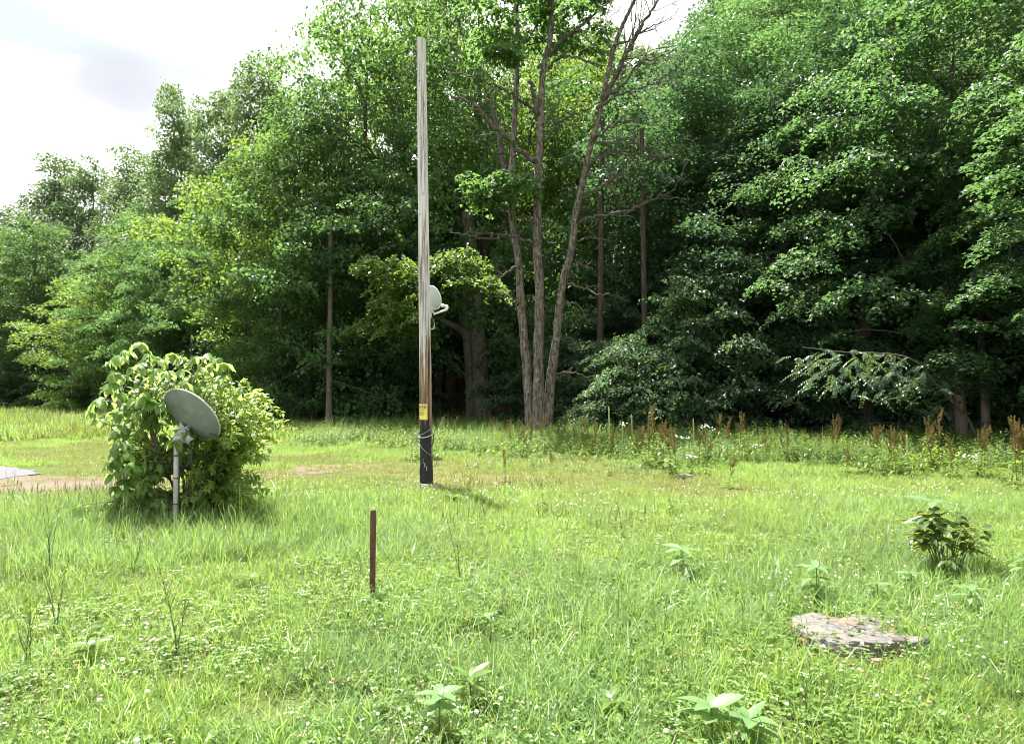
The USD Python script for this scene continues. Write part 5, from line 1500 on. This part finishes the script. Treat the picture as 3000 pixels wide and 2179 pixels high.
# tall thin stems in the foreground
def thin_weed(px, d, h, n, label, leaves=0, mat="darkstem", fan=0.12):
    o_ = np.array([X(px, d), d, 0.0])
    o_[2] = H1(o_[0], o_[1])
    t_ = thing("thin_stemmed_weed", label, "weed", o_)
    for k in range(n):
        a = gq.uniform(0, 6.28)
        hh = h * (1 if k == 0 else gq.uniform(0.55, 0.95))
        e_ = fan * hh / 0.6
        c = spline([(gq.normal(0, 0.01), gq.normal(0, 0.01), -0.01), (0.3 * e_ * math.cos(a), 0.3 * e_ * math.sin(a), hh * 0.45), (e_ * math.cos(a), e_ * math.sin(a), hh)], 12)
        c[1:] += gq.normal(0, 0.004, (11, 3))
        parts = [tube(c, np.linspace(0.0028, 0.0012, 12), 5)]
        for j in range(6):
            i = int(gq.integers(4, 11))
            b = gq.uniform(0, 6.28)
            e2 = c[i] + np.array([0.35 * math.cos(b), 0.35 * math.sin(b), 0.9]) * hh * gq.uniform(0.08, 0.22)
            parts.append(tube(spline([c[i], (c[i] + e2) / 2 + [0, 0, 0.004], e2], 5), np.linspace(0.0015, 0.0009, 5), 4))
        obj("stem", cat(parts), M[mat], t_)
    for k in range(leaves):
        a = gq.uniform(0, 6.28)
        z = h * gq.uniform(0.02, 0.6) if leaves > 14 else gq.uniform(0, 0.08)
        L = gq.uniform(0.05, 0.12)
        obj("leaf", place(leaf_shape(L, L * 0.25, 0.4, 4, 0.3), (gq.normal(0, 0.02), gq.normal(0, 0.02), z), (math.cos(a), math.sin(a), gq.uniform(0.1, 0.9))), M["weed"], t_, smooth=True)


thin_weed(158, 6.0, 0.66, 4, "branching dark stems in the grass at the left, upper of three", 8)
thin_weed(178, 4.5, 0.52, 4, "branching dark stems at the left, middle of three", 8)
thin_weed(95, 3.95, 0.44, 4, "branching dark stems at the left, lowest of three", 6)
thin_weed(530, 4.15, 0.66, 4, "tall forked dark stems in the grass below the dish mast", 8)
thin_weed(400, 5.9, 0.36, 3, "short thin stems in the grass left of the dish mast foot", 3)
thin_weed(1345, 5.75, 0.56, 3, "thin pale stems right of the rusty post", 5, "stem")
thin_weed(1823, 7.3, 0.5, 3, "leafy upright stems in the grass right of the pole", 26, "stem")
thin_weed(1835, 3.75, 0.3, 3, "pair of green stalks in the central foreground", 3, "stem", 0.05)
thin_weed(1935, 4.1, 0.38, 2, "thin green stalk left of the flat stone", 2, "stem", 0.05)
thin_weed(2170, 4.6, 0.3, 2, "thin dark stalk close to the left end of the flat stone", 2, "darkstem", 0.04)
thin_weed(2350, 3.4, 0.32, 3, "green stalks in the right foreground below the flat stone", 3, "stem", 0.05)
thin_weed(42, 9.4, 0.55, 5, "grey-green upright weed by the gravel at the left edge", 22, "stem")
thin_weed(1735, 3.1, 0.24, 2, "dark stalk at the bottom edge left of the milkweeds", 2, "darkstem", 0.05)
thin_weed(745, 6.9, 0.42, 2, "thin stem in the grass right below the bush", 2, "darkstem", 0.08)


# ------------------------------------------------------------------ weeds along the wood's edge
def dock_kind(seed):
    g_ = rng(seed)
    root = kind_root("dock_plant")
    parts, seeds_c, seeds_d, seeds_n, sl = [], [], [], [], []
    Hh = 1.0
    main = spline([(0, 0, 0), (0.02, 0.01, 0.5), (g_.normal(0, 0.03), 0.0, Hh)], 12)
    lines = [(main, 0.55)]
    for k in range(7):
        i = int(g_.integers(5, 10))
        a = g_.uniform(0, 6.28)
        L = g_.uniform(0.14, 0.34)
        s = main[i]
        c = spline([s, s + np.array([0.05 * math.cos(a), 0.05 * math.sin(a), L * 0.5]), s + np.array([0.075 * math.cos(a), 0.075 * math.sin(a), L])], 8)
        lines.append((c, 0.15))
    for c, t0 in lines:
        parts.append(tube(c, np.linspace(0.006, 0.0015, len(c)), 4))
        n = int(130 * (len(c) / 12) ** 1.3)
        u = g_.uniform(t0, 1, n)
        p = np.stack([np.interp(u, np.linspace(0, 1, len(c)), c[:, k]) for k in range(3)], 1)
        wd = 0.016 * np.clip(1.15 - u, 0.12, 1)[:, None]
        seeds_c.append(p + g_.normal(0, 1, (n, 3)) * wd * [1, 1, 0.5])
        seeds_d.append(g_.normal(0, 1, (n, 3)) + [0, 0, 0.8])
        seeds_n.append(g_.normal(0, 1, (n, 3)))
        sl.append(g_.uniform(0.012, 0.022, n))
    obj("stem", cat(parts), M["spike"], root)
    sl = np.concatenate(sl)
    obj("seed_head", kites(np.vstack(seeds_c), np.vstack(seeds_d), np.vstack(seeds_n), sl, sl * 0.9), M["seed"], root, kind="stuff")
    lv = []
    for k in range(26):
        a = g_.uniform(0, 6.28)
        z = g_.uniform(0.02, 0.68)
        L = 0.30 * (1 - z) * g_.uniform(0.6, 1.1) + 0.05
        lv.append(place(leaf_shape(L, L * 0.24, 0.6, 5, 0.3), (0, 0, z), (math.cos(a), math.sin(a), g_.uniform(0.2, 0.9))))
    obj("leaves", cat(lv), M["weed"], root, smooth=True)
    return root


DK = [dock_kind(500 + i) for i in range(4)]
gd = rng(717)
spots = [(1560, 1330, 1.0), (1590, 1335, 1.05), (1620, 1325, 0.95), (1650, 1330, 1.1), (1500, 1340, 0.85), (1530, 1345, 0.9), (1680, 1335, 0.9), (1710, 1335, 1.0), (1745, 1335, 1.0), (1790, 1345, 0.8), (1845, 1340, 1.0), (1880, 1370, 1.05), (1900, 1365, 1.2), (1925, 1360, 1.25), (1945, 1370, 1.1), (1965, 1385, 1.15), (1975, 1400, 1.0), (2045, 1360, 0.85),
         (2065, 1360, 0.8), (2115, 1340, 1.1), (2130, 1345, 1.05), (2172, 1345, 1.15), (2080, 1360, 0.7), (2240, 1350, 0.8), (2290, 1350, 0.9), (2305, 1355, 0.9), (2360, 1345, 0.75), (2395, 1345, 0.7), (2430, 1350, 1.05), (2450, 1345, 1.15), (2555, 1365, 1.1), (2560, 1360, 1.0), (2610, 1380, 0.95), (2615, 1390, 1.0), (2722, 1375, 1.15), (2728, 1385, 1.0), (2750, 1370, 1.15),
         (2785, 1400, 0.8), (2868, 1400, 1.2), (2880, 1395, 1.1), (2955, 1420, 1.2), (2975, 1430, 1.3), (2990, 1420, 1.25), (2640, 1370, 0.8), (2480, 1400, 0.7), (1480, 1420, 0.55), (1610, 1405, 0.55), (2130, 1430, 0.6), (1330, 1300, 0.7), (1440, 1310, 0.8)]
for k, (px, py, h) in enumerate(spots):
    d = D(py)
    x = X(px, d)
    copy_of(DK[k % 4], "dock_plant", "rust brown seed spire of dock in the weeds along the wood", "weed", (x, d, H1(x, d) - 0.02), gd.uniform(0, 360), (h * 1.05, h * 1.05, h * gd.uniform(0.85, 1.05)), (gd.normal(0, 4), gd.normal(0, 4)), "dock plants gone to seed along the wood's edge")


def mullein(px, py, ytop, label, r=0.022):
    d = D(py)
    o_ = np.array([X(px, d), d, 0.0])
    o_[2] = H1(o_[0], o_[1])
    h = EYE + (1150 - ytop) / 2000 * d - o_[2]
    t_ = thing("mullein_plant", label, "weed", o_)
    n = 40
    z = np.linspace(0, h, n)
    rr = np.where(z < h * 0.55, 0.009, r * (1 + 0.12 * np.sin(z * 160))) * np.clip((h - z) / 0.04, 0.25, 1)
    obj("spike", tube(np.c_[0.01 * np.sin(z * 3), 0 * z, z], rr, 9), M["mullein"], t_, smooth=True)
    for k in range(22):
        a = k * 2.4
        zz_ = h * 0.6 * k / 22
        L = 0.24 * (1 - k / 26)
        obj("leaf", place(leaf_shape(L, L * 0.36, 0.7, 5, 0.25), (0, 0, zz_ + 0.02), (math.cos(a), math.sin(a), 0.7)), M["milk"], t_, smooth=True)


mullein(2653, 1390, 1272, "tall pale mullein spike standing above the weeds at right")
mullein(2635, 1388, 1304, "shorter mullein spike left of the tall one", 0.018)
mullein(1784, 1345, 1190, "tallest green mullein right of the three bare trunks", 0.02)
mullein(1822, 1345, 1250, "slim mullein right of the tallest one", 0.016)
mullein(1850, 1340, 1212, "tall seeded stalk among the brown dock", 0.014)
mullein(2030, 1350, 1225, "green stalk left of the white flowers", 0.015)


def fleabane(px, py, ytop, label, n=14, spread=0.16):
    d = D(py)
    o_ = np.array([X(px, d), d, 0.0])
    o_[2] = H1(o_[0], o_[1])
    h = EYE + (1150 - ytop) / 2000 * d - o_[2]
    t_ = thing("white_wildflower", label, "flower", o_)
    fork_ = np.array([0, 0, h * 0.72])
    parts = [tube(np.array([[0, 0, 0], [0.01, 0, h * 0.4], fork_]), np.array([0.006, 0.005, 0.004]), 5)]
    for k in range(n):
        a = gq.uniform(0, 6.28)
        e_ = fork_ + [spread * gq.uniform(0.2, 1) * math.cos(a), spread * gq.uniform(0.2, 1) * math.sin(a), h * gq.uniform(0.12, 0.28)]
        parts.append(tube(spline([fork_ * [1, 1, gq.uniform(0.9, 1)], (fork_ + e_) / 2 + [0, 0, -0.01], e_], 6), np.linspace(0.003, 0.002, 6), 4))
        hd = trimesh.creation.icosphere(1, 0.017)
        obj("flower_head", (np.array(hd.vertices) * [1, 1, 0.6] + e_, hd.faces), M["petal"], t_, smooth=True)
    obj("stem", cat(parts), M["stem"], t_)
    for k in range(12):
        a = gq.uniform(0, 6.28)
        L = gq.uniform(0.06, 0.12)
        obj("leaf", place(leaf_shape(L, L * 0.25, 0.4, 4), (0, 0, h * gq.uniform(0.05, 0.7)), (math.cos(a), math.sin(a), 0.5)), M["weed"], t_, smooth=True)


fleabane(2070, 1350, 1243, "tall branching white flowers against the dark shade", 16, 0.2)
fleabane(2000, 1350, 1275, "white flowers in the weeds left of the tall branching ones", 14, 0.22)
fleabane(1830, 1342, 1230, "white flower heads above the brown dock near the mullein", 10, 0.16)
fleabane(2210, 1348, 1300, "low cluster of white flowers under the shaded hollow", 12, 0.2)
fleabane(2830, 1395, 1330, "loose white flowers before the right hand trunks", 16, 0.22)
fleabane(2025, 1390, 1330, "small white flowers low in the weeds beside the dock", 10, 0.15)


# ------------------------------------------------------------------ ground cover
def blades(g_, n, size, L, w, lean=0.45, curve=0.6, clumpy=0):
    """A square patch of grass blades."""
    p = g_.uniform(-size / 2, size / 2, (n, 2))
    if clumpy:
        c = g_.uniform(-size / 2, size / 2, (clumpy, 2))
        k = g_.integers(0, clumpy, n)
        p = np.where(g_.uniform(0, 1, (n, 1)) < 0.55, c[k] + g_.normal(0, size * 0.05, (n, 2)), p)
    a = g_.uniform(0, 2 * np.pi, n)
    ln = L * np.exp(g_.normal(0, 0.38, n))
    th0 = np.abs(g_.normal(0, lean, n))
    cv = curve * np.abs(g_.normal(0.7, 0.5, n))
    wd = w * g_.uniform(0.6, 1.4, n)
    face = a + np.pi / 2 + g_.normal(0, 0.5, n)
    hd = np.stack([np.cos(a), np.sin(a)], 1)
    sd = np.stack([np.cos(face), np.sin(face)], 1)
    pts, x, z = [], np.zeros(n), np.zeros(n)
    ts = [0, 0.4, 0.75, 1.0]
    for i, t in enumerate(ts):
        if i:
            th = th0 + cv * (ts[i] + ts[i - 1]) / 2 * 1.6
            x = x + np.sin(th) * ln * (ts[i] - ts[i - 1])
            z = z + np.cos(th) * ln * (ts[i] - ts[i - 1])
        pts.append(np.c_[p + hd * x[:, None], z])
    v = []
    for i, f_ in enumerate((1.0, 0.85, 0.5)):
        off = np.c_[sd * (wd * f_ / 2)[:, None], np.zeros(n)]
        v += [pts[i] - off, pts[i] + off]
    v.append(pts[3])
    v = np.stack(v, 1).reshape(-1, 3)
    k = np.arange(n)[:, None] * 7
    f = np.vstack([k + [[0, 1, 3]], k + [[0, 3, 2]], k + [[2, 3, 5]], k + [[2, 5, 4]], k + [[4, 5, 6]]])
    v[:, 2] -= 0.012
    return v, f


def in_view(x, y, margin=1.22, pad=1.2):
    return np.abs(x) < (0.75 * margin) * y + pad


def grid_points(g_, d0, d1, step, jitter=0.5, xmax=60):
    ys = np.arange(d0, d1, step)
    out = []
    for y in ys:
        w_ = min(0.75 * 1.22 * y + 1.2, xmax)
        xs = np.arange(-w_, w_, step)
        out.append(np.c_[xs + g_.uniform(-jitter, jitter, len(xs)) * step, y + g_.uniform(-jitter, jitter, len(xs)) * step])
    return np.vstack(out)


gg = rng(2024)


def field(p, scale, seed):
    return meshkit.fbm(np.c_[p * scale, np.zeros(len(p))], 3, seed)


STONES = [(so_[0], so_[1], 0.36), (o2[0], o2[1], 0.10)]


def clear_of_stones(p):
    ok = np.ones(len(p), bool)
    for x, y, r in STONES:
        ok &= np.hypot((p[:, 0] - x) / 1.1, (p[:, 1] - y) / 0.75) > r
    return ok


def put(name, protos, p, sc, label, category, zoff=0.0, zscale=None, rot=None):
    n = len(p)
    pts = np.c_[p, H(p[:, 0], p[:, 1]) + zoff]
    sc = np.broadcast_to(sc, (n,))
    zs_ = sc if zscale is None else zscale
    scatter(name, protos, pts, gg.integers(0, len(protos), n), gg.uniform(0, 2 * np.pi, n) if rot is None else rot, np.c_[sc, sc, np.broadcast_to(zs_, (n,))], label, category)


near = grid_points(gg, 2.3, 10.0, 0.34)
e_ = edge_distance(near[:, 0], near[:, 1])
tr = track_distance(near[:, 0], near[:, 1])
fl_ = field(near, 0.55, 6)
okn = clear_of_stones(near)
longer = fl_ > 0.5
around_bush = (np.hypot(near[:, 0] + 4.1, (near[:, 1] - 8.4)) < 2.6)
m = okn & ~longer & (tr > 1.6) & ~around_bush
put("meadow_grass", [(blades(gg, 820, 0.5, 0.105, 0.006, lean=0.68, curve=0.85, clumpy=9), M["grass"]) for _ in range(6)], near[m], gg.uniform(0.8, 1.2, m.sum()), "short bright green meadow grass of the foreground", "grass")
m = okn & (longer | around_bush) & (tr > 1.6)
zs_ = gg.uniform(0.85, 1.25, m.sum()) * np.where(around_bush[m], 1.35, 1.0)
put("long_grass", [(blades(gg, 600, 0.5, 0.15, 0.0066, lean=0.62, curve=0.95, clumpy=7), M["longgrass"]) for _ in range(6)], near[m], gg.uniform(0.9, 1.15, m.sum()), "longer bluish green grass in tufts across the foreground", "grass", zscale=zs_)
mid = grid_points(gg, 9.6, 24.0, 0.62)
mid = mid[~((mid[:, 0] < -9.0) & (np.abs(mid[:, 1] - 13.0) < 1.7))]
e_ = edge_distance(mid[:, 0], mid[:, 1])
tr = track_distance(mid[:, 0], mid[:, 1])
fm = field(mid, 0.35, 16)
gravel_d = np.where(mid[:, 0] < -4.8, tr, 9.0)
m = (e_ < 1.5) & (tr > 1.5 + 1.2 * (fm - 0.5)) & (fm < 0.58) & (e_ < -4)
put("middle_grass", [(blades(gg, 1500, 0.9, 0.075, 0.0072, lean=0.6, clumpy=14), M["grass"]) for _ in range(5)], mid[m], gg.uniform(0.85, 1.2, m.sum()), "mown green grass in the middle of the meadow", "grass")
m = (e_ < -2.0) & ((fm >= 0.58) | (tr <= 1.9)) & (gravel_d > 0.25 + 1.6 * (fm - 0.5))
put("dry_grass", [(blades(gg, 520, 0.9, 0.07, 0.008, lean=0.7, clumpy=10), M["drygrass"]) for _ in range(4)], mid[m], gg.uniform(0.8, 1.2, m.sum()), "thin dry yellowish grass beside the bare track", "grass")
m = (e_ >= -4.6) & (e_ < 3)
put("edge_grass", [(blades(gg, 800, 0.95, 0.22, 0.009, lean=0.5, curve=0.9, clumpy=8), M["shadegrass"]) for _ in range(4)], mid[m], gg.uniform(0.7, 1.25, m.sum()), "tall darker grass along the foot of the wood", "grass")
far = grid_points(gg, 23.5, 100.0, 1.55, xmax=95)
e_ = edge_distance(far[:, 0], far[:, 1])
m = (e_ < 2) & (far[:, 0] < 6)
put("far_grass", [(blades(gg, 1500, 2.2, 0.20, 0.03, lean=0.35, clumpy=14), M["grass"]) for _ in range(3)] + [(blades(gg, 1300, 2.2, 0.3, 0.026, lean=0.3, clumpy=14), M["longgrass"])] + [(blades(gg, 1200, 2.2, 0.3, 0.026, lean=0.3, clumpy=10), M["drygrass"])], far[m], gg.uniform(0.85, 1.2, m.sum()), "sunlit grass of the far meadow left of the pole", "grass")


def clover_patch(g_, n, size, h=0.075):
    p = g_.uniform(-size / 2, size / 2, (n, 2))
    hh = h * g_.uniform(0.5, 1.35, n)
    c, d_, nn = [], [], []
    a0 = g_.uniform(0, 6.28, n)
    tl = g_.normal(0, 0.28, (n, 2))
    for k in range(3):
        a = a0 + k * 2.094
        dr = np.c_[np.cos(a), np.sin(a), np.full(n, -0.05)]
        c.append(np.c_[p, hh] + dr * 0.0105)
        d_.append(dr)
        nn.append(np.c_[tl, np.ones(n)])
    return kites(np.vstack(c), np.vstack(d_), np.vstack(nn), np.repeat(g_.uniform(0.017, 0.026, n)[None], 3, 0).ravel(), np.repeat(g_.uniform(0.015, 0.021, n)[None], 3, 0).ravel(), 0.1)


nc = grid_points(gg, 2.4, 9.5, 0.42)
fc = field(nc, 0.7, 26)
m = clear_of_stones(nc) & (fc > 0.47) & (track_distance(nc[:, 0], nc[:, 1]) > 1.2)
put("clover", [(clover_patch(gg, 110, 0.55), M["clover"]) for _ in range(4)], nc[m], gg.uniform(0.85, 1.2, m.sum()), "low clover leaves mixed into the foreground grass", "clover")


def flower_patch(g_, n, size, R, h=0.105):
    parts = []
    for k in range(n):
        x, y = g_.uniform(-size / 2, size / 2, 2)
        hh = h * g_.uniform(0.6, 1.3)
        ic_ = trimesh.creation.icosphere(1, R * g_.uniform(0.75, 1.2))
        v_ = np.array(ic_.vertices) * [1, 1, 0.85]
        v_ += g_.normal(0, R * 0.1, v_.shape)
        parts.append((v_ + [x, y, hh], ic_.faces))
    return cat(parts)


fp = grid_points(gg, 2.4, 12.5, 0.62)
ff = field(fp, 0.45, 36)
m = clear_of_stones(fp) & (ff > 0.36) & (track_distance(fp[:, 0], fp[:, 1]) > 1.0)
put("clover_seed_heads", [(flower_patch(gg, 24, 0.75, 0.0075), M["brownhead"]) for _ in range(4)], fp[m], gg.uniform(0.85, 1.15, m.sum()), "faded brown clover heads scattered through the grass", "flowers")
m = clear_of_stones(fp) & (field(fp, 0.4, 46) > 0.52) & (track_distance(fp[:, 0], fp[:, 1]) > 1.0)
put("clover_flowers", [(flower_patch(gg, 7, 0.75, 0.009), M["whitehead"]) for _ in range(4)], fp[m], gg.uniform(0.85, 1.15, m.sum()), "white clover flowers scattered through the grass", "flowers")


def spike_patch(g_, n, size):
    parts = []
    for k in range(n):
        x, y = g_.uniform(-size / 2, size / 2, 2)
        h = g_.uniform(0.10, 0.26)
        t = np.linspace(0, 1, 5)
        c = np.c_[x + 0.03 * g_.normal() * t, y + 0.03 * g_.normal() * t, h * t]
        parts.append(tube(c, np.array([0.0016, 0.0018, 0.0032, 0.0036, 0.0015]), 4))
    return cat(parts)


sp_ = grid_points(gg, 7.6, 11.6, 0.55)
tr = track_distance(sp_[:, 0], sp_[:, 1])
m = (tr > 0.9) & (tr < 4.8) & (field(sp_, 0.6, 56) > 0.47) & (sp_[:, 0] < 1.8)
put("plantain_spikes", [(spike_patch(gg, 9, 0.6), M["spike"]) for _ in range(4)], sp_[m], gg.uniform(0.8, 1.2, m.sum()), "thin brown plantain spikes beside the track", "weeds")


def weed_plant(g_, h, n, L, ratio):
    c = spline([(0, 0, 0), (g_.normal(0, 0.04), g_.normal(0, 0.04), h * 0.5), (g_.normal(0, 0.08), g_.normal(0, 0.08), h)], 10)
    parts = [tube(c, np.linspace(0.005, 0.002, 10), 4)]
    for k in range(n):
        t = (k + 1) / n
        a = k * 2.4 + g_.uniform(-0.4, 0.4)
        at = [np.interp(t, np.linspace(0, 1, 10), c[:, q_]) for q_ in range(3)]
        LL = L * (1.15 - 0.6 * t) * g_.uniform(0.75, 1.2)
        parts.append(place(leaf_shape(LL, LL * ratio, 0.5, 3, 0.25), at, (math.cos(a), math.sin(a), g_.uniform(0.0, 0.7))))
    return cat(parts)


def weed_patch(g_, plants, size, h, n, L, ratio):
    out = []
    for k in range(plants):
        v_, f_ = weed_plant(g_, h * g_.uniform(0.6, 1.25), n, L, ratio)
        out.append((v_ + [*g_.uniform(-size / 2, size / 2, 2), 0], f_))
    return cat(out)


wp_ = grid_points(gg, 13.2, 30.0, 0.75)
e_ = edge_distance(wp_[:, 0], wp_[:, 1])
fw = field(wp_, 0.5, 66)
m = (e_ > -7.6 + 6.0 * (fw - 0.5)) & (e_ < 1.5) & (wp_[:, 0] > -7)
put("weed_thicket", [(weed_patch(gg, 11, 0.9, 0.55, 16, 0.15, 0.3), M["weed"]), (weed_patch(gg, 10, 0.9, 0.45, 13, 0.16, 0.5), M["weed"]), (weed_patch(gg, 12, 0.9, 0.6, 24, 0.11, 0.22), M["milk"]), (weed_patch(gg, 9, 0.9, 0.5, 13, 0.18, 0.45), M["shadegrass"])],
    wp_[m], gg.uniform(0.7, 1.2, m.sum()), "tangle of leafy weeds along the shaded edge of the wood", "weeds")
m = (e_ > -10.0) & (e_ < -5.0) & (fw > 0.5) & (wp_[:, 0] > -3)
put("low_weeds", [(weed_patch(gg, 5, 0.7, 0.2, 9, 0.11, 0.4), M["weed"]), (weed_patch(gg, 5, 0.7, 0.22, 10, 0.10, 0.3), M["milk"])], wp_[m], gg.uniform(0.7, 1.2, m.sum()), "low leafy weeds scattered over the mown grass before the thicket", "weeds")
lp = grid_points(gg, 3.0, 13.0, 1.0)
m = clear_of_stones(lp) & (field(lp, 0.8, 76) > 0.54) & (track_distance(lp[:, 0], lp[:, 1]) > 1.5)
put("meadow_herbs", [(weed_patch(gg, 4, 0.8, 0.13, 8, 0.09, 0.35), M["weed"]), (weed_patch(gg, 3, 0.8, 0.1, 7, 0.10, 0.5), M["clover"])], lp[m], gg.uniform(0.7, 1.2, m.sum()), "small broad leaved herbs scattered in the meadow", "weeds")
# ferny ground layer in the wood
up_ = grid_points(gg, 18.0, 60.0, 1.5, xmax=40)
e_ = edge_distance(up_[:, 0], up_[:, 1])
m = (e_ > 0.5) & (e_ < 16)
put("forest_undergrowth", [(weed_patch(gg, 9, 1.6, 0.6, 11, 0.2, 0.5), M["under"]) for _ in range(3)], up_[m], gg.uniform(0.7, 1.4, m.sum()), "leafy undergrowth covering the forest floor", "undergrowth")
